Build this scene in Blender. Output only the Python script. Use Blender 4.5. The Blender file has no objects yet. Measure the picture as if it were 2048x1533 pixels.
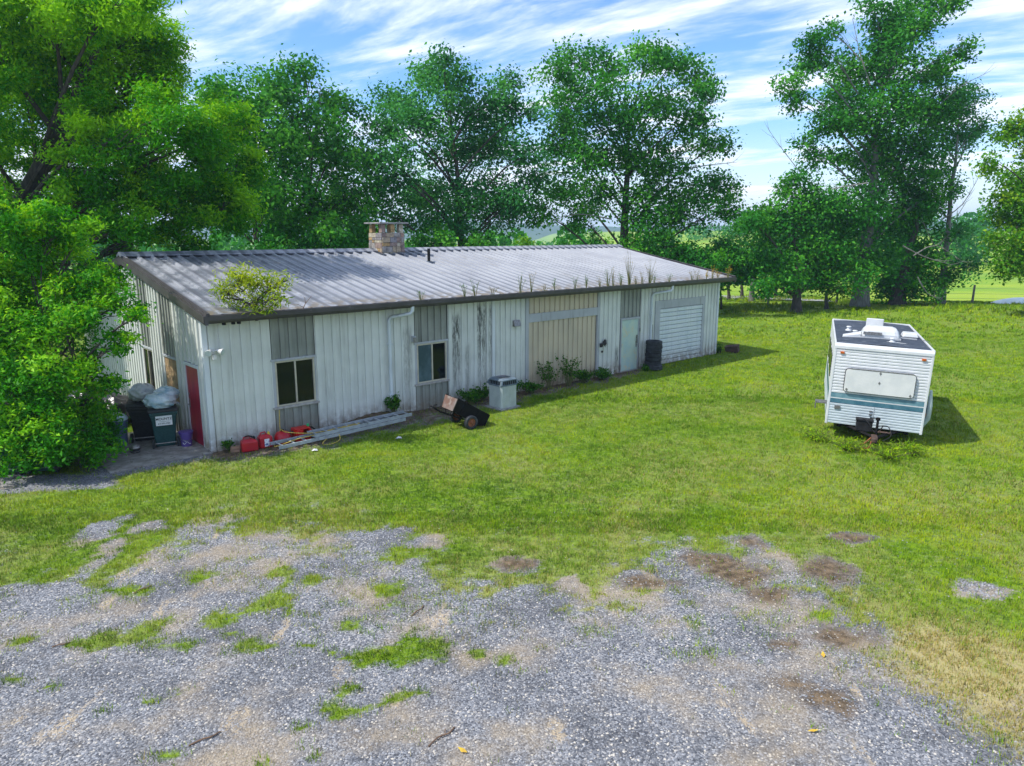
import bpy, bmesh, math, random
import numpy as np
from mathutils import Vector, Matrix, Euler
S = bpy.context.scene
COL = S.collection
R = math.radians
# ------------------------------------------------------------------ camera
cam = bpy.data.cameras.new('camera'); cam_o = bpy.data.objects.new('camera', cam); COL.objects.link(cam_o)
cam_o.location = (0, 0, 5.4); cam_o.rotation_euler = (R(90 - 11.67), 0, 0)
cam.sensor_width = 36.0; cam.lens = 36.0 * 1450 / 2048; cam.clip_start = .1; cam.clip_end = 6000
S.camera = cam_o
S.view_settings.view_transform = 'Standard'; S.view_settings.look = 'None'
S.view_settings.exposure = .5; S.view_settings.gamma = 1.0
S.view_settings.use_curve_mapping = False
# ------------------------------------------------------------------ node helpers
class NT:
    def __init__(s, tree):
        s.t = tree; tree.nodes.clear()
    def n(s, typ, ins=None, **props):
        nd = s.t.nodes.new(typ)
        for k, v in props.items(): setattr(nd, k, v)
        for k, v in (ins or {}).items():
            sk = nd.inputs[k]
            if isinstance(v, bpy.types.NodeSocket): s.t.links.new(v, sk)
            else: sk.default_value = v
        return nd
    def math(s, op, a, b=0., clamp=False):
        return s.n('ShaderNodeMath', {0: a, 1: b}, operation=op, use_clamp=clamp).outputs[0]
    def vmath(s, op, a, b=(0, 0, 0)):
        return s.n('ShaderNodeVectorMath', {0: a, 1: b}, operation=op).outputs[0]
    def mix(s, f, a, b, blend='MIX'):
        nd = s.n('ShaderNodeMix', data_type='RGBA', blend_type=blend, clamp_factor=True)
        for i, v in ((0, f), (6, a), (7, b)):
            sk = nd.inputs[i]
            if isinstance(v, bpy.types.NodeSocket): s.t.links.new(v, sk)
            else: sk.default_value = (tuple(v) + (1,))[:4] if isinstance(v, (tuple, list)) else v
        return nd.outputs[2]
    def noise(s, vec, scale, detail=4, rough=.55, dist=0.):
        return s.n('ShaderNodeTexNoise', {'Vector': vec, 'Scale': scale, 'Detail': detail, 'Roughness': rough, 'Distortion': dist}).outputs[0]
    def rng(s, v, a, b, c=0., d=1., smooth=True):
        return s.n('ShaderNodeMapRange', {0: v, 1: a, 2: b, 3: c, 4: d}, interpolation_type='SMOOTHSTEP' if smooth else 'LINEAR', clamp=True).outputs[0]
    def mapping(s, vec, scale=(1, 1, 1), rot=(0, 0, 0), loc=(0, 0, 0)):
        return s.n('ShaderNodeMapping', {'Vector': vec, 'Scale': scale, 'Rotation': rot, 'Location': loc}).outputs[0]
# ------------------------------------------------------------------ sky and sun
SUN_EL, SUN_AZ = R(52), math.atan2(-.95, -.31)
to_sun = Vector((math.cos(SUN_EL) * math.sin(SUN_AZ), math.cos(SUN_EL) * math.cos(SUN_AZ), math.sin(SUN_EL)))
W = bpy.data.worlds.new('World'); S.world = W; W.use_nodes = True
t = NT(W.node_tree)
sky = t.n('ShaderNodeTexSky', sky_type='NISHITA', sun_disc=False, sun_elevation=SUN_EL, sun_rotation=SUN_AZ % (2 * math.pi), altitude=100, air_density=1.0, dust_density=.5, ozone_density=2.0)
dirv = t.n('ShaderNodeTexCoord').outputs['Generated']
sp = t.n('ShaderNodeSeparateXYZ', {0: dirv})
den = t.math('ADD', t.math('MAXIMUM', sp.outputs[2], 0.), .16)
pl = t.n('ShaderNodeCombineXYZ', {0: t.math('DIVIDE', sp.outputs[0], den), 1: t.math('DIVIDE', sp.outputs[1], den), 2: 0.}).outputs[0]
warp = t.n('ShaderNodeTexNoise', {'Vector': pl, 'Scale': .9, 'Detail': 3}).outputs[1]
pw = t.vmath('ADD', pl, t.vmath('MULTIPLY', t.vmath('SUBTRACT', warp, (.5, .5, .5)), (.32, .32, 0)))
streak = t.noise(t.mapping(t.mapping(pw, (1, 1, 1), (0, 0, R(30))), (.7, 1.9, 1), (0, 0, 0), (2.3, .7, 0)), 1.5, 7, .58)
fine = t.noise(t.mapping(t.mapping(pw, (1, 1, 1), (0, 0, R(38))), (1.3, 4.6, 1), (0, 0, 0), (5, 3, 0)), 2.2, 6, .62)
big = t.noise(t.mapping(pl, (.5, .9, 1), (0, 0, R(-10)), (9.1, 4.2, 0)), 1.1, 3)
cl = t.math('ADD', t.math('MULTIPLY', streak, .62), t.math('ADD', t.math('MULTIPLY', fine, .22), t.math('MULTIPLY', big, .3)))
cov = t.rng(cl, .49, .69)
low = t.rng(sp.outputs[2], .0, .16, .75, 0.)          # the sky whitens towards the horizon all round
cov = t.math('MAXIMUM', t.math('MULTIPLY', cov, .93), low)
skyc = t.mix(1., sky.outputs[0], (.66, .92, 1.22), 'MULTIPLY')
skc = t.mix(cov, skyc, (7.5, 7.7, 8.0))
bg = t.n('ShaderNodeBackground', {'Color': skc, 'Strength': .135})
t.t.links.new(bg.outputs[0], t.n('ShaderNodeOutputWorld').inputs[0])
sun = bpy.data.lights.new('sun', 'SUN'); sun.energy = 3.7; sun.angle = R(.55); sun.color = (1, .955, .87)
sun_o = bpy.data.objects.new('sun', sun); COL.objects.link(sun_o)
sun_o.rotation_euler = (-to_sun).to_track_quat('-Z', 'Y').to_euler(); sun_o.location = (-30, -10, 40)
# ------------------------------------------------------------------ mesh helpers
def tag(o, label=None, cat=None, group=None, kind=None):
    for k, v in (('label', label), ('category', cat), ('group', group), ('kind', kind)):
        if v: o[k] = v
    return o
def empty(name, loc=(0, 0, 0), rot=(0, 0, 0), **kw):
    o = bpy.data.objects.new(name, None); COL.objects.link(o); o.location = loc; o.rotation_euler = rot
    o.empty_display_size = .2
    return tag(o, **kw)
def link(name, me, parent=None, loc=(0, 0, 0), rot=(0, 0, 0), scale=(1, 1, 1)):
    o = bpy.data.objects.new(name, me); COL.objects.link(o); o.parent = parent
    o.location = loc; o.rotation_euler = rot; o.scale = scale
    return o
def copy_tree(o, parent=None):
    c = o.copy(); COL.objects.link(c); c.parent = parent
    for ch in list(o.children): copy_tree(ch, c)
    return c
class MB:
    def __init__(s): s.v = []; s.f = []; s.m = None
    def add(s, vs, fs):
        b = len(s.v)
        if s.m is not None: vs = [s.m @ Vector(p) for p in vs]
        s.v += [tuple(p) for p in vs]; s.f += [tuple(b + i for i in f) for f in fs]
        return s
    def box(s, a, b):
        x0, y0, z0 = a; x1, y1, z1 = b
        return s.add([(x0, y0, z0), (x1, y0, z0), (x1, y1, z0), (x0, y1, z0), (x0, y0, z1), (x1, y0, z1), (x1, y1, z1), (x0, y1, z1)],
                     [(3, 2, 1, 0), (4, 5, 6, 7), (0, 1, 5, 4), (1, 2, 6, 5), (2, 3, 7, 6), (3, 0, 4, 7)])
    def frustum(s, c0, s0, c1, s1):
        vs = []
        for c, q in ((c0, s0), (c1, s1)):
            for dx, dy in ((-1, -1), (1, -1), (1, 1), (-1, 1)): vs.append((c[0] + dx * q[0] / 2, c[1] + dy * q[1] / 2, c[2]))
        return s.add(vs, [(3, 2, 1, 0), (4, 5, 6, 7), (0, 1, 5, 4), (1, 2, 6, 5), (2, 3, 7, 6), (3, 0, 4, 7)])
    def prism(s, poly, a, b, axis='z'):
        n = len(poly)
        def P(p, h): return {'z': (p[0], p[1], h), 'x': (h, p[0], p[1]), 'y': (p[0], h, p[1])}[axis]
        vs = [P(p, a) for p in poly] + [P(p, b) for p in poly]
        return s.add(vs, [tuple(range(n))[::-1], tuple(range(n, 2 * n))] + [(i, (i + 1) % n, n + (i + 1) % n, n + i) for i in range(n)])
    def sheet(s, prof, a, b, axis='z'):
        n = len(prof)
        def P(p, h): return {'z': (p[0], p[1], h), 'x': (h, p[0], p[1]), 'y': (p[0], h, p[1])}[axis]
        return s.add([P(p, a) for p in prof] + [P(p, b) for p in prof], [(i, i + 1, n + i + 1, n + i) for i in range(n - 1)])
    def tube(s, pts, rad, n=8, cap=True, closed=False):
        pts = [Vector(p) for p in pts]; m = len(pts)
        if not isinstance(rad, (list, tuple)): rad = [rad] * m
        vs = []; up = None
        for i, p in enumerate(pts):
            if closed: d = pts[(i + 1) % m] - pts[i - 1]
            else: d = pts[min(i + 1, m - 1)] - pts[max(i - 1, 0)]
            d.normalize()
            if up is None: up = d.orthogonal().normalized()
            up = (up - d * up.dot(d)); up = up.normalized() if up.length > 1e-6 else d.orthogonal().normalized()
            w = d.cross(up)
            for k in range(n):
                a = 2 * math.pi * k / n + math.pi / n; vs.append(p + (up * math.cos(a) + w * math.sin(a)) * rad[i])
        fs = [(i * n + k, i * n + (k + 1) % n, (i + 1) * n + (k + 1) % n, (i + 1) * n + k) for i in range(m - 1) for k in range(n)]
        if closed: fs += [((m - 1) * n + k, (m - 1) * n + (k + 1) % n, (k + 1) % n, k) for k in range(n)]
        elif cap: fs += [tuple(range(n))[::-1], tuple((m - 1) * n + k for k in range(n))]
        return s.add(vs, fs)
    def lathe(s, prof, n=20, c=(0, 0, 0), axis='z', close=False):
        vs = []
        for r, h in prof:
            for k in range(n):
                a = 2 * math.pi * k / n; x, y = r * math.cos(a), r * math.sin(a)
                p = {'z': (x, y, h), 'x': (h, x, y), 'y': (x, h, y)}[axis]
                vs.append((p[0] + c[0], p[1] + c[1], p[2] + c[2]))
        m = len(prof)
        fs = [(i * n + k, i * n + (k + 1) % n, (i + 1) * n + (k + 1) % n, (i + 1) * n + k) for i in range(m - 1) for k in range(n)]
        if close: fs += [((m - 1) * n + k, (m - 1) * n + (k + 1) % n, (k + 1) % n, k) for k in range(n)]
        else: fs += [tuple(range(n))[::-1], tuple((m - 1) * n + k for k in range(n))]
        return s.add(vs, fs)
    def mesh(s, name, mat, smooth=False):
        me = bpy.data.meshes.new(name); me.from_pydata(s.v, [], s.f)
        bm = bmesh.new(); bm.from_mesh(me); bmesh.ops.recalc_face_normals(bm, faces=bm.faces[:]); bm.to_mesh(me); bm.free()
        if smooth: me.shade_smooth()
        if mat: me.materials.append(mat)
        return me
    def build(s, name, mat, parent=None, smooth=False, bevel=0., seg=2, loc=(0, 0, 0), rot=(0, 0, 0), angle=35):
        o = link(name, s.mesh(name, mat, smooth), parent, loc, rot)
        if bevel:
            md = o.modifiers.new('bevel', 'BEVEL'); md.width = bevel; md.segments = seg; md.limit_method = 'ANGLE'; md.angle_limit = R(angle)
        if smooth and not bevel:
            o.data.set_sharp_from_angle(angle=R(40))
        return o
def np_mesh(name, verts, faces, mat=None, attrs=None):
    """verts (N,3), faces (M,k) numpy arrays -> mesh, attrs: name -> (N,4) point colours"""
    me = bpy.data.meshes.new(name); M, k = faces.shape
    me.vertices.add(len(verts)); me.vertices.foreach_set('co', np.ascontiguousarray(verts, dtype=np.float32).ravel())
    me.loops.add(M * k); me.loops.foreach_set('vertex_index', np.ascontiguousarray(faces, dtype=np.int32).ravel())
    me.polygons.add(M); me.polygons.foreach_set('loop_start', np.arange(0, M * k, k, dtype=np.int32))
    for an, av in (attrs or {}).items():
        a = me.attributes.new(an, 'FLOAT_COLOR', 'POINT'); a.data.foreach_set('color', np.ascontiguousarray(av, dtype=np.float32).ravel())
    me.update(calc_edges=True); me.validate()
    if mat: me.materials.append(mat)
    return me
# value noise in numpy
_rs = np.random.RandomState(77); _perm = _rs.rand(256, 256)
def vnoise(x, y):
    xi = np.floor(x).astype(int); yi = np.floor(y).astype(int); fx = x - xi; fy = y - yi
    fx = fx * fx * (3 - 2 * fx); fy = fy * fy * (3 - 2 * fy)
    g = lambda a, b: _perm[a % 256, b % 256]
    return (g(xi, yi) * (1 - fx) + g(xi + 1, yi) * fx) * (1 - fy) + (g(xi, yi + 1) * (1 - fx) + g(xi + 1, yi + 1) * fx) * fy
def fbm(x, y, o=4):
    s = 0; a = .5; t_ = 0
    for i in range(o): s = s + a * vnoise(x + 17.3 * i, y + 9.1 * i); t_ += a; x = x * 2.03; y = y * 2.03; a *= .5
    return s / t_
def sst(a, b, x):
    q = np.clip((x - a) / (b - a), 0, 1); return q * q * (3 - 2 * q)
# ------------------------------------------------------------------ materials
def pmat(name, c1, c2=None, scale=4., rough=.7, metal=0., bump=0., bscale=60., stretch=(1, 1, 1), spec=.5, thr=(.35, .65), c3=None, s3=30., t3=(.6, .72), coord='pos', detail=5):
    m = bpy.data.materials.new(name); m.use_nodes = True; t = NT(m.node_tree)
    if coord == 'pos': pos = t.n('ShaderNodeNewGeometry').outputs['Position']
    else: pos = t.n('ShaderNodeTexCoord').outputs['Object']
    v = t.mapping(pos, stretch)
    col = tuple(c1) + (1,)
    if c2: col = t.mix(t.rng(t.noise(v, scale, detail), thr[0], thr[1]), c1, c2)
    if c3: col = t.mix(t.rng(t.noise(v, s3, 4, .6), t3[0], t3[1]), col, c3)
    ins = {'Base Color': col, 'Roughness': rough, 'Metallic': metal, 'Specular IOR Level': spec}
    if bump:
        ins['Normal'] = t.n('ShaderNodeBump', {'Height': t.noise(v, bscale, 4), 'Strength': bump, 'Distance': .02}).outputs[0]
    b = t.n('ShaderNodeBsdfPrincipled', ins)
    t.t.links.new(b.outputs[0], t.n('ShaderNodeOutputMaterial').inputs[0])
    return m
def leafmat(name, dark, mid, light, trans=.35, rough=.55, upn=0., mottle=.25):
    m = bpy.data.materials.new(name); m.use_nodes = True; t = NT(m.node_tree)
    a = t.n('ShaderNodeAttribute', attribute_name='tint').outputs['Color']
    s = t.n('ShaderNodeSeparateColor', {0: a})
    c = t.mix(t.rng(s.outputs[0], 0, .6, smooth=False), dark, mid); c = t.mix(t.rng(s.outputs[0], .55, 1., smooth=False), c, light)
    c = t.mix(s.outputs[1], c, (.5, .38, .13))                      # G: dry, straw coloured
    g = t.n('ShaderNodeNewGeometry'); nrm = g.outputs['Normal']
    if upn:
        nrm = t.vmath('NORMALIZE', t.n('ShaderNodeMix', {'Factor': upn, 4: nrm, 5: (0, 0, 1)}, data_type='VECTOR').outputs[1])
    b = t.n('ShaderNodeBsdfPrincipled', {'Base Color': c, 'Roughness': rough, 'Specular IOR Level': .15, 'Normal': nrm})
    tr = t.n('ShaderNodeBsdfTranslucent', {'Color': t.mix(1., c, (1.7, 1.55, .6), 'MULTIPLY'), 'Normal': nrm})
    mx = t.n('ShaderNodeMixShader', {0: trans, 1: b.outputs[0], 2: tr.outputs[0]})
    t.t.links.new(mx.outputs[0], t.n('ShaderNodeOutputMaterial').inputs[0])
    return m
M = {}
# ------------------------------------------------------------------ ground
A0 = np.array([-7.54, 17.52]); BANG = math.atan2(.6712, .7413); DX = np.array([.7413, .6712]); DN = np.array([-.6712, .7413])
L, WD = 22.7, 12.2                                    # building length and depth
def blocal(x, y):
    return (x - A0[0]) * DX[0] + (y - A0[1]) * DX[1], (x - A0[0]) * DN[0] + (y - A0[1]) * DN[1]
def bworld(s, yl, z=0.):
    return (A0[0] + s * DX[0] + yl * DN[0], A0[1] + s * DX[1] + yl * DN[1], z)
GRAVEL_EDGE = np.array([(-8.83, 10.02), (-7.35, 9.51), (-6.83, 11.39), (-6.74, 9.8), (-6.4, 10.26), (-6.14, 11.99), (-5.15, 11.95), (-4.65, 11.54), (-4.04, 11.78), (-2.86, 11.2), (-2.13, 10.84), (-1.38, 10.67), (-0.71, 10.02), (-0.18, 10.15), (0.93, 9.76), (1.78, 10.02), (2.56, 10.5), (3.2, 10.84), (3.48, 10.18), (4.52, 10.5), (4.86, 8.93), (5.04, 7.93), (5.09, 10.02), (5.25, 7.28), (5.53, 6.79), (5.93, 6.35)])
TUFTS = np.array([(-3.64, 10.02, 0.34, 0.48), (-4.19, 9.51, 0.36, 0.25), (-4.36, 8.74, 0.28, 0.2), (-5.04, 9.12, 0.33, 0.36), (-5.55, 8.93, 0.22, 0.2), (-3.51, 8.8, 0.28, 0.17), (-1.79, 8.57, 0.36, 0.23), (-1.2, 8.8, 0.28, 0.33), (-1.84, 8.29, 0.19, 0.13), (-1.22, 7.73, 0.18, 0.11), (-1.44, 7.63, 0.15, 0.1), (-1.93, 7.45, 0.26, 0.11), (-2.38, 7.19, 0.09, 0.09), (-3.87, 9.05, 0.17, 0.12), (-0.09, 8.4, 0.14, 0.16), (-0.42, 8.57, 0.13, 0.11), (-6.14, 8.03, 0.16, 0.11), (-5.61, 7.88, 0.11, 0.12), (-4.71, 7.41, 0.11, 0.09), (-4.28, 7.63, 0.15, 0.1), (-4.02, 7.78, 0.15, 0.11), (-6.67, 8.93, 0.15, 0.1), (-5.89, 8.87, 0.11, 0.1), (-3.67, 6.71, 0.17, 0.13), (-2.98, 6.71, 0.13, 0.08), (-2.63, 6.62, 0.14, 0.08), (-2.27, 6.83, 0.06, 0.08), (-2.1, 6.67, 0.06, 0.08), (-1.96, 7.83, 0.14, 0.08), (4.28, 7.5, 0.12, 0.13), (4.45, 9.58, 0.22, 0.18), (4.76, 9.31, 0.18, 0.17), (-0.88, 9.45, 0.14, 0.13), (-4.96, 10.67, 0.31, 0.24), (-3.06, 10.67, 0.24, 0.2), (-5.91, 10.33, 0.31, 0.19), (-3.75, 10.84, 0.25, 0.21), (-1.89, 10.33, 0.24, 0.19), (-4.87, 9.58, 0.18, 0.14), (-2.77, 8.8, 0.13, 0.09), (-2.41, 8.69, 0.09, 0.08), (-2.9, 8.57, 0.07, 0.07), (-0.92, 8.34, 0.1, 0.08), (-2.28, 9.31, 0.13, 0.12)])                           # weed patches in the gravel: x, y, radius across, radius along
GSPOT = np.array([(-6.84, 12.77, 0.25, 0.21), (-7.47, 13.26, 0.12, 0.15), (-7.65, 12.47, 0.26, 0.46), (-1.55, 12.1, 0.23, 0.19), (-2.46, 12.2, 0.4, 0.39), (-2.11, 12.54, 0.11, 0.14), (0.9, 10.42, 0.17, 0.27), (1.96, 10.67, 0.24, 0.2), (-5.09, 11.58, 0.22, 0.24), (-7.03, 11.99, 0.14, 0.21), (7.23, 10.26, 0.27, 0.21)])                           # gravel showing through the lawn
SOIL = np.array([(3.38, 11.2, 0.41, 0.33), (4.25, 12.1, 0.22, 0.26), (5.13, 10.84, 0.33, 0.46), (3.73, 10.75, 0.41, 0.27), (3.67, 7.63, 0.27, 0.23), (3.52, 7.93, 0.21, 0.18), (4.54, 8.99, 0.38, 0.16), (3.91, 10.1, 0.3, 0.21), (0.05, 11.24, 0.33, 0.19), (3.09, 11.39, 0.17, 0.38), (6.08, 12.2, 0.32, 0.18), (3.59, 8.8, 0.2, 0.11), (2.1, 10.58, 0.4, 0.17)])                             # bare damp soil
STRAW = np.array([(5.72, 8.24, 1.27, 0.98), (5.76, 7.28, 0.85, 0.79), (5.08, 8.57, 0.45, 0.34)])
def blobs(x, y, B, nz=.8, f=3.4):
    r = np.zeros_like(x); w = (fbm(x * f + 3, y * f + 8, 4) - .5) * 2 * nz * 1.6 - .42
    for bx, by, rx, ry in B:
        d = np.sqrt(((x - bx) / rx) ** 2 + ((y - by) / ry) ** 2) + w
        r = np.maximum(r, 1 - sst(.1, 1.35, d))
    return r
def gz(x, y):
    x = np.asarray(x, float); y = np.asarray(y, float)
    s, yl = blocal(x, y)
    z = .55 * np.exp(-(((x - 31) / 13) ** 2 + ((y - 47) / 9) ** 2))
    z = z - 1.1 * sst(56, 68, y) * sst(25, 31, x) + 8 * sst(110, 420, y) * sst(35, 95, x) - 5 * sst(72, 150, y) * (1 - sst(30, 70, x))
    out = np.maximum(np.maximum(-s, s - L), np.maximum(-yl, yl - WD))
    z = z + (fbm(x * .25, y * .25, 3) - .5) * .12 * sst(.8, 4, out)
    z = z + .24 * np.exp(-((s - 4.7) / 1.1) ** 2) * sst(-1.3, -.15, yl) * (yl < .1) + .07 * np.exp(-((s - 8.6) / 2.2) ** 2) * sst(-1.4, -.3, yl) * (yl < .1)
    return z
def cover(x, y):
    """grass 0..1, dry 0..1, soil 0..1 at ground points"""
    yb = np.interp(x, GRAVEL_EDGE[:, 0], GRAVEL_EDGE[:, 1])
    n1 = fbm(x * 1.1, y * 1.1, 4) - .5; n2 = fbm(x * 3.1 + 40, y * 3.1, 3) - .5
    n3 = fbm(x * 7.3 + 11, y * 7.3 + 5, 3) - .5
    lawn = sst(-1.5, 1.5, y - yb + n1 * 3.4 + n2 * 2.6 + n3 * 2.2)
    tf = np.maximum(blobs(x, y, TUFTS), .75 * sst(.56, .74, fbm(x * 2.3 + 90, y * 2.3, 3) + n3 * .25) * sst(-4.5, -.5, y - yb))
    fringe = .38 * sst(.42, .62, fbm(x * 1.6 + 31, y * 1.6 + 4, 4)) * sst(-2.6, -.2, y - yb)
    straw = blobs(x, y, STRAW, .3, .8)
    grass = np.maximum(lawn, tf)
    grass = np.maximum(np.maximum(grass, straw * .85), fringe)
    gs = blobs(x, y, GSPOT); so = blobs(x, y, SOIL, .6)
    grass = grass * (1 - .92 * gs)
    s, yl = blocal(x, y)
    bw_ = 1 - .5 * sst(8.5, 11.5, s)
    bare = (1 - sst(.25 * bw_, 1.6 * bw_, -yl + n1 * 1.6 + n3 * 1.2)) * sst(-.3, .1, s) * (1 - sst(16.6, 17.5, s)) * (yl < .3)     # dirt strip at the foot of the wall
    pad = (1 - sst(.0, .5, np.abs(yl - 1.4) - 1.5)) * sst(-2.9, -2.3, s) * (s < .2)
    strip = (1 - sst(.25, .6, np.hypot((x + 11.3) / 2.6, (y - 15.2) / .55) - .6 + n1))
    dirt = np.clip(np.maximum(bare * 1.35, so), 0, 1)
    grass = grass * (1 - .78 * np.clip(bare * 1.1, 0, 1)) * (1 - .8 * so) * (1 - pad) * (1 - .8 * strip)
    edge = np.exp(-np.abs(y - yb - .3) / 1.5)
    dry = np.clip(.15 + .9 * (fbm(x * .55 + 7, y * .55, 4) - .5) + .3 * edge + n2 * .35, 0, .6)
    dry = np.maximum(dry * (.2 + .8 * np.exp(-np.maximum(y - 9, 0) / 10)), straw * .85)
    dry = np.clip(np.maximum(dry * (1 - .6 * tf), (1 - sst(.2, .6, lawn)) * (1 - tf) * .55 * sst(.4, .6, fbm(x * .9 + 55, y * .9, 3))), 0, 1)
    return np.clip(grass, 0, 1), np.clip(dry, 0, 1), dirt
def axis(segs):
    out = []
    for a, b, st in segs: out += list(np.arange(a, b - 1e-6, st))
    return np.array(out + [segs[-1][1]])
gx = axis([(-2400, -400, 200), (-400, -80, 40), (-80, -24, 4), (-24, -13, .5), (-13, 20, .15), (20, 44, .8), (44, 100, 4), (100, 420, 40), (420, 2400, 180)])
gy = axis([(-400, -40, 60), (-40, 0, 8), (0, 5.5, .5), (5.5, 24, .15), (24, 46, .5), (46, 80, 1.2), (80, 200, 6), (200, 600, 25), (600, 3000, 200)])
X, Y = np.meshgrid(gx, gy); x = X.ravel(); y = Y.ravel()
z = gz(x, y); cg, cd, cs = cover(x, y)
nx, ny = len(gx), len(gy)
i = (np.arange(ny - 1)[:, None] * nx + np.arange(nx - 1)[None, :]).ravel()
m = bpy.data.materials.new('ground_surface'); m.use_nodes = True; t = NT(m.node_tree)
pos = t.n('ShaderNodeNewGeometry').outputs['Position']
at = t.n('ShaderNodeSeparateColor', {0: t.n('ShaderNodeAttribute', attribute_name='cover').outputs['Color']})
vor = t.n('ShaderNodeTexVoronoi', {'Vector': pos, 'Scale': 42., 'Randomness': 1.})
vsep = t.n('ShaderNodeSeparateColor', {0: vor.outputs['Color']})
gcol = t.mix(vsep.outputs[0], (.075, .08, .094), (.27, .28, .305))
gcol = t.mix(t.rng(vsep.outputs[1], .8, .95), gcol, (.42, .41, .41))
gcol = t.mix(t.rng(t.noise(pos, .8, 5, .6), .42, .66, 0, .55), gcol, (.06, .062, .07))
gcol = t.mix(t.rng(t.noise(pos, .55, 6, .62), .46, .66, 0, .75), gcol, (.36, .29, .2))                # tan fines washed between the stones
gcol = t.mix(t.rng(t.noise(t.mapping(pos, (1.4, .5, 1), (0, 0, R(35))), 1.1, 6, .65), .58, .68, 0, .8), gcol, (.45, .36, .245))
soil = t.mix(t.rng(t.noise(pos, 7, 7, .68), .3, .7), (.05, .036, .022), (.21, .15, .092))
soil = t.mix(t.rng(t.noise(pos, 38, 3, .7), .62, .7), soil, (.34, .32, .29))
thatch = t.mix(t.rng(t.noise(pos, 9, 6, .65), .3, .7), (.05, .115, .004), (.18, .29, .010))
thatch = t.mix(t.rng(t.noise(pos, 1.3, 5), .45, .75, 0, .5), thatch, (.2, .2, .03))
far = t.rng(t.n('ShaderNodeSeparateXYZ', {0: pos}).outputs[1], 30, 75)
field = t.mix(t.rng(t.noise(pos, .06, 6, .6), .35, .7), (.15, .3, .012), (.3, .4, .025))
thatch = t.mix(far, thatch, field)
thatch = t.mix(at.outputs[1], thatch, (.42, .345, .17))
c = t.mix(at.outputs[2], gcol, soil)
gm = t.math('ADD', at.outputs[0], t.math('MULTIPLY', t.math('SUBTRACT', t.noise(pos, 14, 4), .5), .8))
c = t.mix(t.rng(gm, .62, 1.), c, thatch)
hgt = t.math('ADD', t.math('MULTIPLY', vor.outputs['Distance'], -.5), t.noise(pos, 25, 5))
bmp = t.n('ShaderNodeBump', {'Height': hgt, 'Strength': .7, 'Distance': .03}).outputs[0]
b = t.n('ShaderNodeBsdfPrincipled', {'Base Color': c, 'Roughness': .9, 'Specular IOR Level': .2, 'Normal': bmp})
t.t.links.new(b.outputs[0], t.n('ShaderNodeOutputMaterial').inputs[0])
g_me = np_mesh('ground', np.c_[x, y, z], np.c_[i, i + 1, i + 1 + nx, i + nx], m, {'cover': np.c_[cg, cd, cs, np.ones_like(cg)]})
g_me.shade_smooth()
tag(link('ground', g_me), kind='structure')
# gravel stones, one loose mass
rs = np.random.RandomState(5)
def scatter(n, x0, x1, y0, y1, rs):
    return rs.uniform(x0, x1, n), rs.uniform(y0, y1, n)
def fan(n, y0, y1, pad, rs, p=1.):
    """ground points over the yard, denser near the gravel"""
    yy = y0 + (y1 - y0) * rs.rand(n) ** p; hw = .74 * yy + pad
    return rs.uniform(-1, 1, n) * hw, yy
px, py = fan(225000, 5., 14., 4.2, rs)
g_, d_, s_ = cover(px, py); keep = rs.rand(len(px)) > np.clip(g_ * 1.15 + s_ * .75, 0, .985)
px, py = px[keep], py[keep]; n = len(px)
oct_v = np.array([(1, 0, 0), (0, 1, 0), (-1, 0, 0), (0, -1, 0), (0, 0, 1), (0, 0, -.6)], float)
oct_f = np.array([(0, 1, 4), (1, 2, 4), (2, 3, 4), (3, 0, 4)])
sz = .006 + .013 * rs.rand(n) ** 2.2
vv = oct_v[None] * (1 + .5 * (rs.rand(n, 6, 1) - .5)) * sz[:, None, None] * np.array([1.25, .9, .7])
a = rs.rand(n) * 6.283; ca, sa = np.cos(a)[:, None], np.sin(a)[:, None]
vx = vv[..., 0] * ca - vv[..., 1] * sa; vy = vv[..., 0] * sa + vv[..., 1] * ca
vv = np.stack([vx + px[:, None], vy + py[:, None], vv[..., 2] + gz(px, py)[:, None] + .003], -1)
tone = np.repeat(np.c_[rs.rand(n), rs.rand(n), np.zeros(n), np.ones(n)], 6, 0)
m = bpy.data.materials.new('gravel_stone'); m.use_nodes = True; t = NT(m.node_tree)
sc = t.n('ShaderNodeSeparateColor', {0: t.n('ShaderNodeAttribute', attribute_name='tint').outputs['Color']})
c = t.mix(sc.outputs[0], (.07, .077, .094), (.34, .352, .38)); c = t.mix(t.rng(sc.outputs[1], .82, .9), c, (.52, .48, .42))
c = t.mix(t.rng(t.noise(t.n('ShaderNodeNewGeometry').outputs['Position'], .55, 6, .62), .46, .66, 0, .6), c, (.36, .29, .2))
b = t.n('ShaderNodeBsdfPrincipled', {'Base Color': c, 'Roughness': .85, 'Specular IOR Level': .25}); t.t.links.new(b.outputs[0], t.n('ShaderNodeOutputMaterial').inputs[0])
gr = link('gravel', np_mesh('gravel', vv.reshape(-1, 3), (oct_f[None] + (np.arange(n) * 6)[:, None, None]).reshape(-1, 3), m, {'tint': tone}))
tag(gr, 'loose blue grey gravel covering the front of the yard', 'gravel', kind='stuff')
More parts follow.
